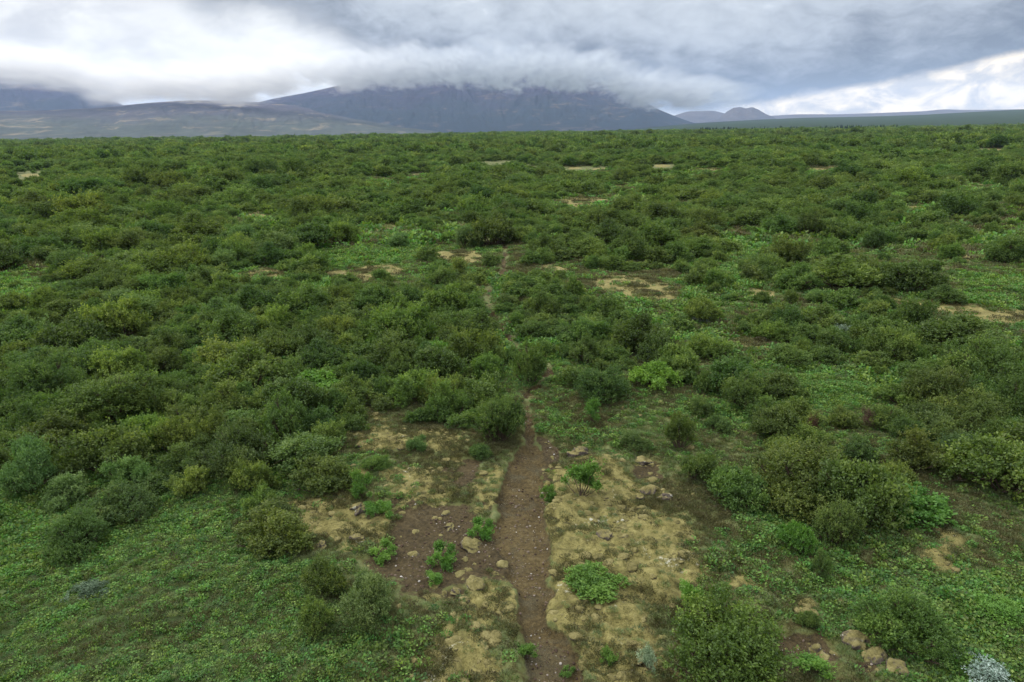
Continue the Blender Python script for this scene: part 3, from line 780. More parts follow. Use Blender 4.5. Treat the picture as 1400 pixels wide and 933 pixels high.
CATS = {'birch_shrub': 'shrub', 'willow_shrub': 'shrub', 'sapling': 'sapling', 'leafy_mat': 'plant', 'silver_willow': 'shrub', 'bare_shrub': 'shrub'}
GRPS = {'birch_shrub': 'birch shrubs scattered over the heath', 'willow_shrub': 'grey green willows among the birches', 'sapling': 'young saplings on the bare ground', 'leafy_mat': 'bright leafy mats between the shrubs', 'silver_willow': 'silver leaved willows in the scrub', 'bare_shrub': 'bare brown shrubs in the heath'}
cnt = {}
for s in single:
    kn = KINDNAME[s['kind']]
    lib = LIB[s['kind']]
    i = cnt.get(s['kind'], 0); cnt[s['kind']] = i + 1
    ratio = s['h'] / s['w']
    cand = sorted(range(len(lib)), key=lambda q: abs(lib[q][2] - ratio))[:max(2, len(lib) // 2)]
    me, st, hg = lib[cand[int(rng.integers(len(cand)))]]
    root = add(kn, None, s['label'], CATS[kn], GRPS[kn])
    root.empty_display_size = 0.2
    root.location = (s['x'], s['y'], s['z'] - 0.03)
    root.rotation_euler = (0, 0, rng.uniform(0, 6.283))
    sx = s['w']; asp = rng.uniform(0.78, 1.0); root.scale = (sx / asp ** 0.35, sx * asp, s['h'] / hg)
    fo = add('foliage', me, parent=root); j = rng.uniform(0.92, 1.08, 3)
    t = TONE[s['tone']]; t = (0.38, 0.47, 0.34) if s['kind'] == 'woolly' and s['tone'] == 'blue' and s['px'] < 700 else t
    fo.color = (t[0] * j[0], t[1] * j[0] * (1 + (j[1] - 1) * 0.5), t[2] * j[0], 1)
    add('stems', st, parent=root)

# ------------------------------------------------------------------ masses (what nobody could count)
def source_collection(name, items):
    c = bpy.data.collections.new(name)
    for i, (me, color) in enumerate(items):
        o = bpy.data.objects.new(f'{name}_source_{i:02d}', me); o.color = color; c.objects.link(o)
    return c

def instancer(name, coll, pts, rotz, scl, idx, label, cat, tilt=None):
    n = len(pts)
    me = bpy.data.meshes.new(name); me.vertices.add(n); me.vertices.foreach_set('co', np.asarray(pts, np.float32).ravel())
    rot = np.zeros((n, 3), np.float32); rot[:, 2] = rotz
    if tilt is not None: rot[:, :2] = tilt
    for an, av in (('rot', rot), ('scl', np.asarray(scl, np.float32))):
        a = me.attributes.new(an, 'FLOAT_VECTOR', 'POINT'); a.data.foreach_set('vector', av.ravel())
    a = me.attributes.new('idx', 'INT', 'POINT'); a.data.foreach_set('value', np.asarray(idx, np.int32))
    o = add(name, me, label, cat, kind='stuff')
    ng = bpy.data.node_groups.new(name + '_spread', 'GeometryNodeTree')
    ng.interface.new_socket('Geometry', in_out='INPUT', socket_type='NodeSocketGeometry')
    ng.interface.new_socket('Geometry', in_out='OUTPUT', socket_type='NodeSocketGeometry')
    nd = ng.nodes; L = ng.links
    gi = nd.new('NodeGroupInput'); go = nd.new('NodeGroupOutput'); ip = nd.new('GeometryNodeInstanceOnPoints')
    ci = nd.new('GeometryNodeCollectionInfo'); ci.inputs['Collection'].default_value = coll
    ci.inputs['Separate Children'].default_value = True; ci.inputs['Reset Children'].default_value = True
    def attr(nm, t):
        q = nd.new('GeometryNodeInputNamedAttribute'); q.data_type = t; q.inputs['Name'].default_value = nm; return q.outputs['Attribute']
    er = nd.new('FunctionNodeEulerToRotation')
    L.new(gi.outputs[0], ip.inputs['Points']); L.new(ci.outputs[0], ip.inputs['Instance'])
    ip.inputs['Pick Instance'].default_value = True
    L.new(attr('idx', 'INT'), ip.inputs['Instance Index'])
    L.new(attr('rot', 'FLOAT_VECTOR'), er.inputs[0]); L.new(er.outputs[0], ip.inputs['Rotation'])
    L.new(attr('scl', 'FLOAT_VECTOR'), ip.inputs['Scale']); L.new(ip.outputs[0], go.inputs[0])
    md = o.modifiers.new('spread', 'NODES'); md.node_group = ng
    return o

def c4(t, f=1.0): return (t[0] * f, t[1] * f, t[2] * f, 1)
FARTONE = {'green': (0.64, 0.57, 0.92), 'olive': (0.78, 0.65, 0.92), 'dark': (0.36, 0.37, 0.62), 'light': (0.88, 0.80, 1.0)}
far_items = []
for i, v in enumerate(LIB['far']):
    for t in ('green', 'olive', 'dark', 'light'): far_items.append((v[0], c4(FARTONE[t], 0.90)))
FARC = source_collection('scrub', far_items)
fh = [LIB['far'][i // 4][2] for i in range(len(far_items))]
P_, Z_, S_, I_ = [], [], [], []
BT = fbm(np.array([q['x'] for q in massed]), np.array([q['y'] for q in massed]), 45, 3, 47) * 1.3
tix = {'green': 0, 'olive': 1, 'dark': 2, 'light': 3, 'blue': 0, 'brown': 1}
for s in massed:
    v = int(rng.integers(len(LIB['far']))); bt = BT[len(I_)] + rng.normal() * 0.22
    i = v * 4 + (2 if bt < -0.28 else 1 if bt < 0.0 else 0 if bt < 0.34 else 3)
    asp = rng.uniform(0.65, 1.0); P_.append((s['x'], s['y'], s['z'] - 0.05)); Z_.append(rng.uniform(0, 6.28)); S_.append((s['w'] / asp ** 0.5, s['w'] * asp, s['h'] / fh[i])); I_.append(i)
# beyond: ever larger clumps
vf_items = []
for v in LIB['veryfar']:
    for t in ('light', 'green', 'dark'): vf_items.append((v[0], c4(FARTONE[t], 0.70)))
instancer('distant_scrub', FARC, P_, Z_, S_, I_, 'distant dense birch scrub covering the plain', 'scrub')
VFC = source_collection('far_scrub', vf_items)
GRID.clear()
def ring(d0, d1, n, w0, w1):
    q = rng.random(n); d = np.sqrt(d0 * d0 + (d1 * d1 - d0 * d0) * q); a = np.radians(rng.uniform(-43, 43, n))
    x = d * np.sin(a); y = d * np.cos(a); k = fbm(x, y, 60, 3, 44) > -0.28
    k &= region(OPENW, x, y, 0.5, 0.8) < 0.5
    return x[k], y[k], rng.uniform(w0, w1, k.sum())
X, Y, W = [np.concatenate(q) for q in zip(ring(255, 600, 11500, 3.2, 9.5), ring(600, 1300, 17000, 5, 15), ring(1300, 2600, 16000, 9, 22))]
left_cut = (np.degrees(np.arctan2(X, Y)) > -6) | (np.hypot(X, Y) < 1500)
X, Y, W = X[left_cut], Y[left_cut], W[left_cut]
Hh = W * rng.uniform(0.30, 0.50, len(W)) * np.clip(1.0 - np.hypot(X, Y) / 5500, 0.4, 1)
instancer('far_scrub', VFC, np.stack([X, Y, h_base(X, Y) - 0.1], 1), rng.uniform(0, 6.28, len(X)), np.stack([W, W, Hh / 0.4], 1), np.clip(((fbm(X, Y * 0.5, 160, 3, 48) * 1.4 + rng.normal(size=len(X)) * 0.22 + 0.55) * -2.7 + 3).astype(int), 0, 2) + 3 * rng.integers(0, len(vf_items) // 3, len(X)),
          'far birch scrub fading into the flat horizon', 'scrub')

# ground plants
def tuft_mesh(name, seed, n, size, leaf, mat, style):
    g = np.random.default_rng(seed)
    a = g.uniform(0, 2 * math.pi, n); q = np.sqrt(g.uniform(0, 1, n)) * size
    if style == 'herb':
        pos = np.stack([q * np.cos(a), q * np.sin(a), g.uniform(0.02, 1, n) * 0.55 * size * (1.1 - (q / size) ** 2)], 1)
        axis = unit(np.stack([np.cos(a), np.sin(a), g.uniform(-0.2, 0.9, n)], 1) + g.normal(size=(n, 3)) * 0.5)
        nrm = unit(g.normal(size=(n, 3)) * 0.45 + np.array([0, 0, 1.0])); L = leaf * g.uniform(0.6, 1.3, n); Wd = L * g.uniform(0.6, 1.0, n)
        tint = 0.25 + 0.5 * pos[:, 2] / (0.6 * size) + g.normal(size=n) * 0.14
    elif style == 'grass':
        pos = np.stack([q * np.cos(a) * 0.6, q * np.sin(a) * 0.6, np.zeros(n)], 1)
        axis = unit(np.stack([np.cos(a) * 0.7, np.sin(a) * 0.7, g.uniform(0.5, 1.5, n)], 1) + g.normal(size=(n, 3)) * 0.3)
        nrm = unit(g.normal(size=(n, 3))); L = leaf * g.uniform(0.6, 1.4, n); Wd = L * 0.09
        tint = 0.5 + g.normal(size=n) * 0.2
    else:
        pos = np.stack([q * np.cos(a), q * np.sin(a), g.uniform(0.0, 0.7, n) * 0.5 * size * (1.1 - (q / size) ** 2)], 1)
        axis = unit(np.stack([np.cos(a) * .5, np.sin(a) * .5, g.uniform(0.4, 1.3, n)], 1) + g.normal(size=(n, 3)) * 0.4)
        nrm = unit(g.normal(size=(n, 3))); L = leaf * g.uniform(0.6, 1.3, n); Wd = L * 0.32
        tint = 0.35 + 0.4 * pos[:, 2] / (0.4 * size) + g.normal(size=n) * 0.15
    v, f = leaf_quads(pos, axis, nrm, L, Wd)
    return np_mesh(name, v, f, [mat], False, {'tint': np.repeat(np.clip(tint, 0, 1), 4)})

herbs = []
for i in range(6):
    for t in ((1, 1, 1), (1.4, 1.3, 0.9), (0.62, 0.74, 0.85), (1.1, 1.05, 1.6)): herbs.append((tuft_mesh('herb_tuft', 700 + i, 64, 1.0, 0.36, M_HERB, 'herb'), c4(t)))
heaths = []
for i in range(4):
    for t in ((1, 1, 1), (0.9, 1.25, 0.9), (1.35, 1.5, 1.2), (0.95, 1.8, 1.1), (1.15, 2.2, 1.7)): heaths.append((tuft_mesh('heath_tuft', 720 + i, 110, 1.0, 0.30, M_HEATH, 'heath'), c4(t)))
grs = []
for i in range(4):
    for t in ((1, 1, 1), (0.8, 0.95, 1.05), (1.1, 1.0, 0.8)): grs.append((tuft_mesh('grass_tuft', 740 + i, 110, 1.0, 0.62, M_GRASS, 'grass'), c4(t)))

def field(n, d0, d1, amax=45):
    if amax == 45 and d0 < 30: n = int(n * 58 / 45); amax = 58
    q = rng.random(n); d = np.sqrt(d0 * d0 + (d1 * d1 - d0 * d0) * q); a = np.radians(rng.uniform(-amax, amax, n))
    return d * np.sin(a), d * np.cos(a), d
def plant_pass(n, d0, d1, mult):
    x, y, d = field(n, d0, d1); n = len(x)
    pth, mos, gra, lus = masks(x, y)
    u = rng.random(n)
    bare = np.maximum(pth, gra * (mos < 0.4))
    n1 = fbm(x, y, 1.6, 3, 51); n2 = fbm(x, y, 3.5, 3, 52); n3 = fbm(x, y, 0.9, 3, 53)
    pl = np.clip(0.20 + 0.22 * (d > 24) + 0.62 * lus + 0.60 * n2 - 0.3 * n1, 0, 1) * (1 - 0.96 * mos)
    sel_h = (u < pl) & (bare < 0.25)
    ph = np.clip(0.50 + 0.8 * n1, 0, 1) * (1 - 0.90 * mos * (n3 < 0.18)) * (1 - 0.45 * lus)
    sel_e = (~sel_h) & (rng.random(n) < ph) & (bare < 0.3)
    sel_g = (~sel_h) & (~sel_e) & (rng.random(n) < 0.60 * (1 - 0.9 * mos)) & (bare < 0.25)
    pdist = path_dist(x, y); clear = pdist > np.clip(0.0045 * d, 0.04, 0.22)
    sel_h &= clear; sel_e &= clear; sel_g &= clear
    z = h_full(x, y)
    return x, y, z, d, sel_h, sel_e, sel_g, lus, n1, n2
acc = {k: [[], [], [], []] for k in 'heg'}
for (n, d0, d1, s0, s1) in ((80000, 7.5, 24, 0.055, 0.14), (52000, 24, 50, 0.13, 0.30), (52000, 50, 150, 0.28, 0.75)):
    x, y, z, d, sh, se, sg, lus, n1, n2 = plant_pass(n, d0, d1, 1)
    for key, sel in (('h', sh), ('e', se), ('g', sg)):
        m_ = sel.sum(); sc = rng.uniform(s0, s1, m_)
        if key == 'h': sc = sc * (1 + 0.45 * n2[sel]); zz = 1.0
        elif key == 'e': zz = 0.9
        else: sc = sc * 0.9; zz = 0.8
        acc[key][0].append(np.stack([x[sel], y[sel], z[sel] - 0.01], 1)); acc[key][1].append(rng.uniform(0, 6.28, m_))
        acc[key][2].append(np.stack([sc, sc, sc * zz * rng.uniform(0.8, 1.3, m_)], 1))
        # neighbouring plants share a tone
        nn = {'h': 4, 'e': 5, 'g': 3}[key]; nv = {'h': 6, 'e': 4, 'g': 4}[key]
        tn = fbm(x[sel], y[sel], 1.8, 3, 60 + ord(key)) * 1.5 + rng.normal(size=m_) * 0.25
        ti = np.clip(((tn + 0.8) / 1.6 * nn).astype(int), 0, nn - 1)
        acc[key][3].append(rng.integers(0, nv, m_) * nn + ti)
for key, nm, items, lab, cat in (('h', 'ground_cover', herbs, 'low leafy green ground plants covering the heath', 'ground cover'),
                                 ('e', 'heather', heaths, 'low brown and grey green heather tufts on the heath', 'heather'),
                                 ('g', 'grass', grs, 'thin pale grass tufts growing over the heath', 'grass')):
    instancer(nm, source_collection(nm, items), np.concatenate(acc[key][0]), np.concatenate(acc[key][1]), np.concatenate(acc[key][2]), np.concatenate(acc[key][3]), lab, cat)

# pebbles on the bare soil
def stone_mesh(name, seed, sub, mat, rough=0.25, flat=0.6):
    import bmesh
    bm = bmesh.new(); bmesh.ops.create_icosphere(bm, subdivisions=sub, radius=1.0)
    g = np.random.default_rng(seed); o = g.uniform(0, 50)
    for v in bm.verts:
        c = np.array(v.co)
        n = fbm(np.array([c[0] * 1.3 + o + c[2] * 0.7]), np.array([c[1] * 1.3 - o + c[2] * 0.9]), 0.9, 4)[0]
        v.co = Vector(c * (1 + rough * 1.6 * n)); v.co.z *= flat
    me = bpy.data.meshes.new(name); bm.to_mesh(me); bm.free(); me.materials.append(mat)
    for p in me.polygons: p.use_smooth = sub > 1
    return me
peb = [(stone_mesh('pebble', 800 + i, 1, M_PEB, 0.3, 0.6), (1, 1, 1, 1)) for i in range(4)]
x, y, d = field(90000, 7.5, 26, 40)
pth, mos, gra, lus = masks(x, y)
sel = ((np.maximum(pth, gra * (mos < 0.3)) > 0.6)) & (fbm(x, y, 0.8, 3, 71) > -0.15)
x, y = x[sel], y[sel]; n = len(x)
sc = 0.007 + 0.030 * rng.random(n) ** 5.0
instancer('pebbles', source_collection('pebbles', peb), np.stack([x, y, h_full(x, y) + sc * 0.2], 1), rng.uniform(0, 6.28, n), np.stack([sc, sc * rng.uniform(0.6, 1, n), sc], 1), rng.integers(0, 4, n),
          'small grey and reddish pebbles strewn over the bare soil', 'pebbles')

# moss cushions and lumps of lava that nobody could count
cush = [(stone_mesh('moss_cushion', 840 + i, 3, M_CUSH, 0.30, 0.55), (1, 1, 1, 1)) for i in range(5)]
x, y, d = field(26000, 7.5, 30, 40)
pth, mos, gra, lus = masks(x, y)
pr = 0.22 * (mos > 0.35) + 0.10 * (gra > 0.5) + 0.03 * (lus < 0.2)
sel = (rng.random(len(x)) < pr * (0.3 + 1.4 * (fbm(x, y, 1.1, 3, 73) > 0.0))) & (pth < 0.2)
x, y = x[sel], y[sel]; n = len(x); sc = 0.03 + 0.11 * rng.random(n) ** 3.0
instancer('moss_cushions', source_collection('moss_cushions', cush), np.stack([x, y, h_full(x, y) - sc * 0.16], 1), rng.uniform(0, 6.28, n), np.stack([sc, sc * rng.uniform(0.7, 1, n), sc * rng.uniform(0.6, 1.1, n)], 1), rng.integers(0, 5, n),
          'small rounded moss cushions and lava lumps beside the trail', 'moss', tilt=rng.uniform(-0.3, 0.3, (n, 2)))

# mossy rocks and hummocks: things
ROCKS = [(1178, 888, 52, 34, 'large moss topped lava boulder at bottom right beside the light green bush'), (1200, 908, 40, 26, 'lichen spotted rock against the lower right of the large mossy boulder'),
         (890, 676, 28, 18, 'largest mossy stone of the cluster right of the trail'), (876, 686, 16, 11, 'smallest pale round stone of the mossy cluster right of the trail'), (880, 634, 30, 16, 'flat mossy stone behind the cluster right of the trail'),
         (912, 688, 22, 14, 'low mossy stone at the right end of the cluster right of the trail'), (792, 628, 34, 20, 'moss topped hummock right of the narrow trail'), (648, 750, 40, 22, 'moss mound under the bright sapling beside the trail'),
         (622, 812, 18, 12, 'round mossy stone in the dark soil below the gravel patch'), (634, 826, 20, 12, 'second mossy stone in the dark soil below the gravel patch'), (608, 814, 12, 8, 'little mossy stone left of the round one below the gravel patch'),
         (650, 808, 34, 16, 'broad moss hummock at the top of the bottom moss patch'), (438, 752, 24, 14, 'pale moss hummock at the left end of the left moss patch'), (488, 742, 24, 12, 'pale moss hummock near the left edge of the gravel patch'),
         (490, 702, 26, 14, 'moss hummock behind the left edge of the gravel patch'), (828, 742, 30, 16, 'moss hump with a dark hollow in the right moss patch'), (1232, 922, 34, 20, 'mossy rock at the bottom edge right of the large boulder'),
         (1120, 892, 26, 18, 'dark lichen rock in the red soil at bottom right'), (1065, 918, 24, 22, 'dark lava rock left of the red soil at bottom right'), (563, 760, 18, 8, 'small tan moss cushion on the gravel left of the saplings'), (615, 722, 20, 10, 'tan moss cushion on the gravel near the moss mound')]
rock_lib = [stone_mesh('rock', 820 + i, 4, M_ROCK, 0.48, 0.8) for i in range(6)]
for i, (px, py, w, h, lab) in enumerate(ROCKS):
    x, y = gp(px, py); f = np.dot(np.array([x, y, 0]) - CAM, fwd); W = w * f / FPX
    el = math.atan2(CAM_H, math.hypot(x, y)); Hm = max((h * f / FPX - 0.4 * W * math.sin(el)) / math.cos(el), 0.22 * W)
    z = float(h_full(np.array([x]), np.array([y]))[0])
    o = add('mossy_rock', rock_lib[i % 6], lab, 'rock', 'mossy lava rocks beside the trail')
    o.location = (x, y + W * 0.25, z - Hm * 0.10); o.scale = (W * 0.42, W * 0.42 * rng.uniform(0.7, 0.95), Hm * 0.8)
    o.rotation_euler = (rng.uniform(-.15, .15), rng.uniform(-.15, .15), rng.uniform(0, 6.28))

# ------------------------------------------------------------------ hills and mountains
def ridge(name, pts, Dr, Db, mat, label, rough=0.12, seed=0, n_az=420, n_t=70, gully=1.0, pw=1.0, kind='structure', t_end=1.35):
    az = np.array([azel(p, q)[0] for p, q in pts]); el = np.array([azel(p, q)[1] for p, q in pts])
    A = np.linspace(az[0], az[-1], n_az)
    E = np.interp(A, az, el)
    for _ in range(1 if 'conical' in label else 3): E = np.convolve(np.pad(E, 3, mode='edge'), np.ones(7) / 7, 'valid')
    T = np.concatenate([np.linspace(0, 1, n_t), np.linspace(1, t_end, 12)[1:]])
    AA, TT = np.meshgrid(np.radians(A), T, indexing='ij')
    EE = np.repeat(np.radians(E)[:, None], len(T), 1)
    D = Db + (Dr - Db) * TT
    wob = fbm(AA * 14, TT * 0.8, 1.0, 3, 81 + seed)
    H = Dr * np.tan(EE) + CAM_H
    shape = np.where(TT < 1, np.clip(TT, 0, 1) ** pw, 1 - (TT - 1) * 1.6)
    g = np.abs(fbm(AA * 34 + wob * 1.6, TT * 2.6 + wob, 1.0, 6, 90 + seed, 0.6)) * 2 - 0.6
    big = fbm(AA * 12, TT * 2.0, 1.0, 4, 95 + seed)
    env = np.sin(np.clip(TT, 0, 1) * math.pi) * 0.95 + 0.02
    Z = H * (shape + rough * env * (big * 0.9 - gully * g * 0.5)) - 6
    Z = np.maximum(Z, -6)
    X = D * np.sin(AA); Y = D * np.cos(AA)
    co = np.stack([X.ravel(), Y.ravel(), Z.ravel()], 1); nr, nt = X.shape
    i = (np.arange(nr - 1)[:, None] * nt + np.arange(nt - 1)[None, :]).ravel()
    F = np.stack([i, i + nt, i + nt + 1, i + 1], 1)
    tt = np.clip(Z / max(H.max(), 1), 0, 1).ravel()
    me = np_mesh(name, co, F, [mat], True, {'slope_t': tt})
    return add(name, me, label, 'hill' if 'hill' in name else 'mountain', kind=kind)

M_MT = mountain_material('haze_blue_mountain', (0.026, 0.036, 0.046), (0.040, 0.036, 0.064), (0.16, 0.125, 0.10), 0.60)  # bluish rock: part of the distance haze is put into the base colour
M_FOOT = mountain_material('tan_foothill', (0.062, 0.070, 0.058), (0.062, 0.055, 0.070), (0.22, 0.185, 0.125), 0.75)
M_SLOPE = mountain_material('scrub_slope', (0.028, 0.045, 0.020), (0.035, 0.052, 0.026), (0.07, 0.08, 0.04), 0.4, scale=2)
M_FAR = mountain_material('far_ridge', (0.05, 0.045, 0.045), (0.08, 0.065, 0.058), (0.17, 0.145, 0.12), 0.5)
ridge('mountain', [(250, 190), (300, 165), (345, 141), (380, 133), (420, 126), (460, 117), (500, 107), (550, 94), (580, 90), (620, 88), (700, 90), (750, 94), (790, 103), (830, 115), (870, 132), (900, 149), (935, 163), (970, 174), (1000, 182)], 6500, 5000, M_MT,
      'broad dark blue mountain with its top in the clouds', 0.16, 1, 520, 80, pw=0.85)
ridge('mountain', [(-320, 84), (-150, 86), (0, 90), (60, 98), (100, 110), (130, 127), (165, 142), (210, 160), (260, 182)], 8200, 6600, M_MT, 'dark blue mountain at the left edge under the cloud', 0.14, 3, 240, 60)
ridge('hill', [(-420, 158), (-200, 150), (0, 151), (60, 150), (130, 147), (200, 140), (260, 136), (330, 137), (400, 143), (450, 153), (520, 166), (600, 178), (640, 184)], 5700, 3700, M_FOOT, 'long lower foothills with tan grass streaks at left', 0.20, 5, 420, 90, gully=0.7, pw=1.0)
ridge('hill', [(960, 168), (982, 162), (994, 152), (1003, 147), (1012, 146), (1020, 148), (1028, 146), (1036, 149), (1046, 155), (1062, 162), (1090, 170)], 9600, 9000, M_FAR, 'small steep conical hill on the horizon', 0.24, 7, 260, 40)
ridge('hill', [(880, 172), (915, 160), (940, 152), (975, 151), (1000, 157), (1040, 166), (1070, 172)], 10800, 9900, M_FAR, 'flat topped pale hill behind the small conical one', 0.14, 8, 120, 40)
ridge('hill', [(820, 180), (900, 172), (960, 167), (1030, 163), (1100, 160), (1180, 158.5), (1260, 156), (1330, 152), (1400, 148.5), (1480, 146), (1620, 143)], 5200, 1900, M_SLOPE, 'long dark green scrub slope rising to the right edge', 0.05, 9, 300, 60, gully=0.3, pw=1.1)
ridge('hill', [(980, 168), (1040, 159), (1090, 156), (1150, 156), (1220, 153.5), (1270, 151.5), (1290, 148.5), (1305, 150), (1340, 150), (1400, 149), (1480, 148)], 11500, 10400, M_FAR, 'thin pale ridge on the right horizon', 0.06, 11, 200, 30)

# rows of dark conifers far away at right
def conifers():
    V = []; Fc = []; g = np.random.default_rng(900)
    rows = [((958, 174), (1012, 174), 60), ((1132, 176), (1222, 176), 90), ((1030, 175), (1100, 175), 30)]
    for (a, b, n) in rows:
        for i in range(n):
            t = g.random(); px = a[0] + (b[0] - a[0]) * t
            x = math.tan(R(azel(px, 174)[0])) * 1150 ; y = 1150 + g.uniform(-15, 60); h = g.uniform(8, 12); w = g.uniform(1.6, 2.6)
            for lv in range(4):
                z0 = h * (0.08 + 0.22 * lv); z1 = z0 + h * 0.36; rr = w * (1 - 0.22 * lv)
                o = len(V)
                for q in range(7):
                    an = 2 * math.pi * q / 7; k_ = rr * g.uniform(0.75, 1.1); V.append((x + k_ * math.cos(an), y + k_ * math.sin(an), z0))
                V.append((x, y, min(z1, h)))
                Fc += [(o + q, o + (q + 1) % 7, o + 7) for q in range(7)]
    m, k = material('conifer_needles'); finish(k, k.node('ShaderNodeBsdfDiffuse', {'Color': (0.012, 0.022, 0.012)}))
    add('far_wood', np_mesh('far_wood', V, Fc, [m], False), 'rows of dark conifers planted on the far plain', 'wood', kind='stuff')
conifers()

# ------------------------------------------------------------------ cloud bank resting on the mountain tops
def cloud_bank(name, edge, D0, D1, dens, label, soft=55.0, thick=260.0, nscale=0.0042):
    """edge: pixels of the cloud's lower edge against the mountain"""
    pts = []
    for p, q in edge:
        d = ray(p, q - 6); t = ((D0 + D1) / 2) / d[1]; pts.append((d[0] * t, CAM_H + d[2] * t))
    x0, x1 = pts[0][0], pts[-1][0]; zl = min(z for _, z in pts); zh = max(z for _, z in pts)
    nx = 40; V = []; Fc = []
    for i in range(nx + 1):
        x = x0 + (x1 - x0) * i / nx; zb = np.interp(x, [p[0] for p in pts], [p[1] for p in pts])
        e = min(1.0, min(i, nx - i) / 6 + 0.12)
        lo, hi = zb - 110 * e, zb + (thick + 40) * e
        V += [(x, D0, lo), (x, D0, hi), (x, D1, hi), (x, D1, lo)]
    for i in range(nx):
        a = i * 4
        for q in range(4): Fc.append((a + q, a + (q + 1) % 4, a + 4 + (q + 1) % 4, a + 4 + q))
    Fc += [(0, 3, 2, 1), (nx * 4, nx * 4 + 1, nx * 4 + 2, nx * 4 + 3)]
    m, k = material(name + '_vapour')
    P = k.node('ShaderNodeNewGeometry').outputs['Position']
    s = k.node('ShaderNodeSeparateXYZ', {0: P}); X, Y, Z = s.outputs
    zb = k.curve(X, pts, x0, x1, zl - 5, zh + 5)
    mp = k.node('ShaderNodeMapping', {0: P}); mp.inputs['Scale'].default_value = (1.0, 0.15, 1.6)
    n1 = k.noise(mp.outputs[0], nscale, 5, 0.58, 0.3)
    n2 = k.noise(mp.outputs[0], nscale * 3.6, 5, 0.62, 0.5)
    rel = k.add(k.sub(Z, zb), k.add(k.mul(k.sub(n1, 0.5), 200.0), k.mul(k.sub(n2, 0.5), 95.0)))
    low = k.ss(-soft, soft, rel)
    topf = k.ss(thick, 0.0, k.add(k.sub(Z, zb), k.add(k.mul(k.sub(n1, 0.5), 420.0), k.mul(k.sub(n2, 0.5), 200.0))))
    ex = (x1 - x0) * 0.12
    side = k.mul(k.ss(x0, x0 + ex, X), k.ss(x1, x1 - ex, X))
    ey = (D1 - D0) * 0.25
    dep = k.mul(k.ss(D0, D0 + ey, Y), k.ss(D1, D1 - ey, Y))
    den = k.mul(k.mul(k.mul(low, topf), k.ss(0.30, 0.62, k.add(k.mul(n1, 0.45), k.mul(n2, 0.55)))), k.mul(k.mul(side, dep), dens))
    v = k.node('ShaderNodeVolumePrincipled', {'Color': k.mix(k.ss(pts[6][0], pts[12][0], X), k.mix(k.ss(0.38, 0.60, n2), (0.85, 0.85, 0.86), (0.97, 0.965, 0.955)), k.mix(k.ss(0.38, 0.60, n2), (0.56, 0.60, 0.66), (0.69, 0.73, 0.78))), 'Density': den}); v.inputs['Anisotropy'].default_value = 0.2  # darker to the right: shade of the deck above put into the vapour colour
    finish(k, None, vol=v.outputs[0])
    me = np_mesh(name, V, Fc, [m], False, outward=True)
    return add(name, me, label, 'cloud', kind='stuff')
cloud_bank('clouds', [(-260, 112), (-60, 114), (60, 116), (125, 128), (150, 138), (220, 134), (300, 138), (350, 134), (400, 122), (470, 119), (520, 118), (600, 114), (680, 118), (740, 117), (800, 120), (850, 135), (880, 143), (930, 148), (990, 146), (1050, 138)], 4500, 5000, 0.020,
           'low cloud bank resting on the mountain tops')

# ------------------------------------------------------------------ haze
def haze():
    V = [(-13000, -700, -9), (13000, -700, -9), (13000, 17500, -9), (-13000, 17500, -9), (-13000, -700, 820), (13000, -700, 820), (13000, 17500, 820), (-13000, 17500, 820)]
    Fc = [(0, 3, 2, 1), (4, 5, 6, 7), (0, 1, 5, 4), (1, 2, 6, 5), (2, 3, 7, 6), (3, 0, 4, 7)]
    m, k = material('haze_air')
    v = k.node('ShaderNodeVolumePrincipled', {'Color': (0.47, 0.64, 0.98), 'Density': 4.4e-5}); v.inputs['Anisotropy'].default_value = 0.0
    finish(k, None, vol=v.outputs[0])
    add('haze', np_mesh('haze', V, Fc, [m], False, outward=True), 'thin bluish air haze over the whole plain', 'haze', kind='stuff')
haze()

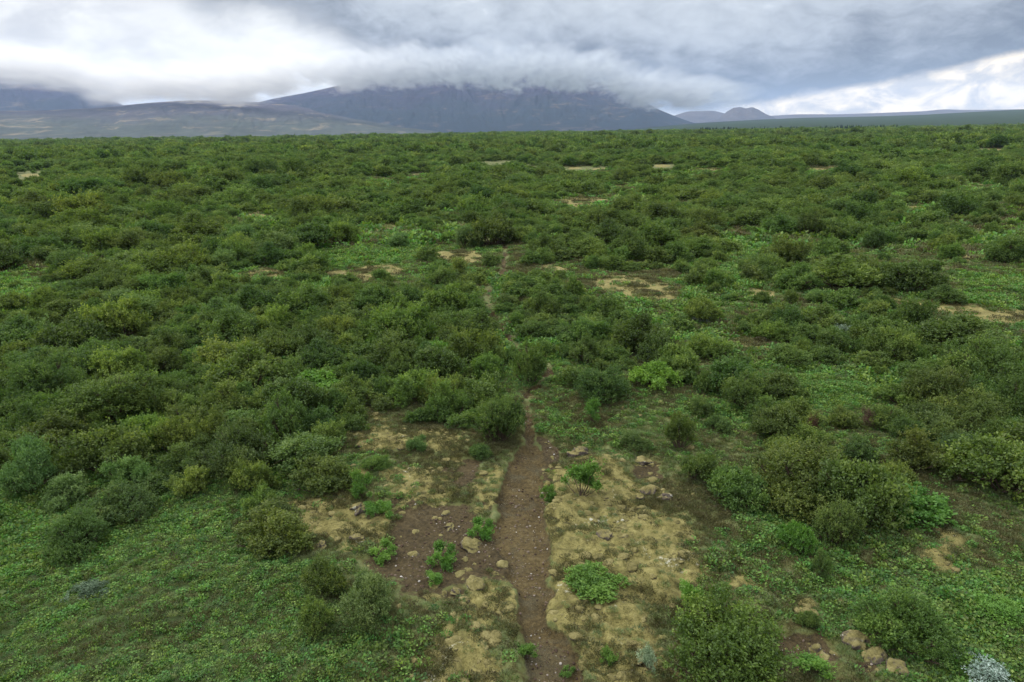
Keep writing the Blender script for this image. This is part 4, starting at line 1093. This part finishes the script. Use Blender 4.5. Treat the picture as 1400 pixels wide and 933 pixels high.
# ------------------------------------------------------------------ sky
SUN_EL, SUN_AZ = 52.0, -70.0     # azimuth from +Y towards +X
def world():
    w = bpy.data.worlds.new('World'); scene.world = w; w.use_nodes = True
    w.node_tree.nodes.clear(); k = N(w.node_tree)
    tc = k.node('ShaderNodeTexCoord').outputs['Generated']
    s = k.node('ShaderNodeSeparateXYZ', {0: k.node('ShaderNodeVectorMath', {0: tc}, operation='NORMALIZE')})
    x, y, z = s.outputs
    DEG = 180 / math.pi
    az = k.mul(k.m('ARCTAN2', x, y), DEG); el = k.mul(k.m('ARCSINE', z), DEG)
    # cloud structures flatten towards the horizon
    sx = k.mul(az, 0.115); sy = k.mul(el, 0.24)
    uv = k.node('ShaderNodeCombineXYZ', {0: sx, 1: sy, 2: 0.0}).outputs[0]
    nA = k.noise(uv, 1.0, 6, 0.55, 0.5); nB = k.noise(uv, 2.6, 6, 0.6, 0.6)
    uv2 = k.node('ShaderNodeCombineXYZ', {0: k.mul(az, 0.20), 1: k.mul(el, 0.36), 2: 3.7}).outputs[0]
    nC = k.noise(uv2, 1.6, 6, 0.58, 0.4); nD = k.noise(uv2, 0.55, 4, 0.5, 0.2)
    wob = k.sub(nA, 0.5); wob2 = k.sub(nB, 0.5); wob3 = k.sub(nC, 0.5)
    # bright cloud layer
    bright = k.mix(k.ss(0.38, 0.62, k.add(k.mul(nA, 0.45), k.add(k.mul(nC, 0.3), k.mul(nB, 0.25)))), (0.74, 0.74, 0.75), (1.06, 1.05, 1.01))
    # glow of thin cloud, upper left of centre
    a0, e0 = azel(400, 45)
    gx = k.m('DIVIDE', k.sub(az, a0), 11.0); gy = k.m('DIVIDE', k.sub(el, e0), 4.5)
    gl = k.ss(1.3, 0.1, k.add(k.m('SQRT', k.add(k.mul(gx, gx), k.mul(gy, gy))), k.mul(wob, 1.3)))
    bright = k.mix(k.mul(gl, 0.95), bright, (1.14, 1.13, 1.09))
    # cream cumulus in the gap at right
    a1 = azel(1000, 140)[0]
    cre = k.mix(k.ss(0.40, 0.60, k.add(k.mul(nC, 0.75), k.mul(nB, 0.25))), (0.80, 0.74, 0.66), (1.70, 1.42, 1.0))
    bright = k.mix(k.ss(a1 - 2, a1 + 4, az), bright, cre)
    # dark stratus: lower edge over azimuth
    ed = [azel(p, q) for p, q in [(-300, -60), (0, -40), (200, -20), (280, 10), (360, 22), (440, 45), (520, 92), (600, 104), (700, 112), (800, 125), (880, 148), (950, 152), (1050, 140), (1130, 127), (1220, 108), (1310, 92), (1400, 70), (1600, 30)]]
    lo = min(e for _, e in ed) - 0.5; hi = max(e for _, e in ed) + 0.5
    eB = k.curve(az, ed, ed[0][0], ed[-1][0], lo, hi)
    sharp = k.ss(azel(500, 100)[0], azel(1000, 100)[0], az)
    amp = k.add(2.6, k.mul(sharp, -1.5))
    rel = k.add(k.sub(el, eB), k.mul(k.add(k.mul(wob, 1.3), k.add(k.mul(wob2, 0.9), k.mul(wob3, 0.4))), amp))
    width = k.add(1.8, k.mul(sharp, -1.42))
    mB = k.ss(k.mul(width, -1.0), width, rel)
    # its tone: darkest just above the lower edge on the right, paler higher up
    tone = k.add(k.mul(k.ss(0.0, 7.0, rel), 0.75), k.add(k.mul(wob3, 0.9), k.add(k.mul(wob2, 0.55), k.mul(wob, 0.6))))
    tone = k.add(tone, k.mul(k.ss(azel(1000, 0)[0], azel(520, 0)[0], az), 0.22))
    dk = k.ramp(tone, [(0.0, (0.165, 0.180, 0.205)), (0.25, (0.285, 0.305, 0.340)), (0.55, (0.49, 0.525, 0.565)), (0.9, (0.66, 0.70, 0.735)), (1.0, (0.80, 0.83, 0.85))])
    sky = k.mix(mB, bright, dk)
    # overhead: even overcast, brightest towards the veiled sun
    sunv = (math.sin(R(SUN_AZ)) * math.cos(R(SUN_EL)), math.cos(R(SUN_AZ)) * math.cos(R(SUN_EL)), math.sin(R(SUN_EL)))
    dt = k.node('ShaderNodeVectorMath', {0: tc, 1: sunv}, operation='DOT_PRODUCT').outputs['Value']
    over = k.mix(k.ss(0.3, 1.0, dt), (1.85, 1.88, 1.90), (3.5, 3.4, 3.2))
    over = k.mix(k.ss(0.35, 0.65, k.noise(tc, 2.5, 5)), k.mix(1.0, over, (0.82, 0.83, 0.85), 'MULTIPLY'), over)
    sky = k.mix(k.ss(11.0, 22.0, el), sky, over)
    sky = k.mix(k.ss(-1.0, -6.0, el), sky, (0.10, 0.12, 0.10))
    st = k.node('ShaderNodeTexSky', sky_type='NISHITA', sun_disc=False)
    st.sun_elevation = R(SUN_EL); st.sun_rotation = R(SUN_AZ); st.altitude = 100; st.air_density = 1.0; st.dust_density = 2.0
    b1 = k.node('ShaderNodeBackground', {'Color': st.outputs[0], 'Strength': 0.10})
    b2 = k.node('ShaderNodeBackground', {'Color': sky, 'Strength': 1.0})
    mx = k.node('ShaderNodeMixShader', {0: 0.93, 1: b1, 2: b2})
    o = k.node('ShaderNodeOutputWorld'); k.put(o.inputs['Surface'], mx.outputs[0])
    w.cycles.sampling_method = 'MANUAL'; w.cycles.sample_map_resolution = 512
world()

sun = bpy.data.lights.new('sun', 'SUN'); sun.energy = 1.4; sun.angle = R(25); sun.color = (1.0, 0.96, 0.90)
so = bpy.data.objects.new('sun', sun); COL.objects.link(so)
sd = Vector((math.sin(R(SUN_AZ)) * math.cos(R(SUN_EL)), math.cos(R(SUN_AZ)) * math.cos(R(SUN_EL)), math.sin(R(SUN_EL))))
so.rotation_euler = (-sd).to_track_quat('-Z', 'Y').to_euler(); so.location = (0, 0, 60)

# ------------------------------------------------------------------ camera and render
cam = bpy.data.cameras.new('camera'); cam.sensor_width = 36; cam.lens = 24.0; cam.clip_start = 0.1; cam.clip_end = 60000
co = bpy.data.objects.new('camera', cam); COL.objects.link(co)
M = Matrix(((rgt[0], upv[0], -fwd[0], CAM[0]), (rgt[1], upv[1], -fwd[1], CAM[1]), (rgt[2], upv[2], -fwd[2], CAM[2]), (0, 0, 0, 1)))
co.matrix_world = M
scene.camera = co
scene.render.engine = 'CYCLES'
cy = scene.cycles
cy.max_bounces = 6; cy.diffuse_bounces = 3; cy.glossy_bounces = 1; cy.transmission_bounces = 2; cy.volume_bounces = 2; cy.transparent_max_bounces = 4
cy.use_denoising = True; cy.denoiser = 'OPENIMAGEDENOISE'; cy.use_adaptive_sampling = True; cy.adaptive_threshold = 0.015
cy.caustics_reflective = False; cy.caustics_refractive = False
cy.volume_step_rate = 1.0; cy.volume_max_steps = 64
vs = scene.view_settings
vs.view_transform = 'Standard'; vs.look = 'None'; vs.exposure = 0.12; vs.gamma = 1.0; vs.use_curve_mapping = False
print('single', len(single), 'massed', len(massed), 'birch', nb)
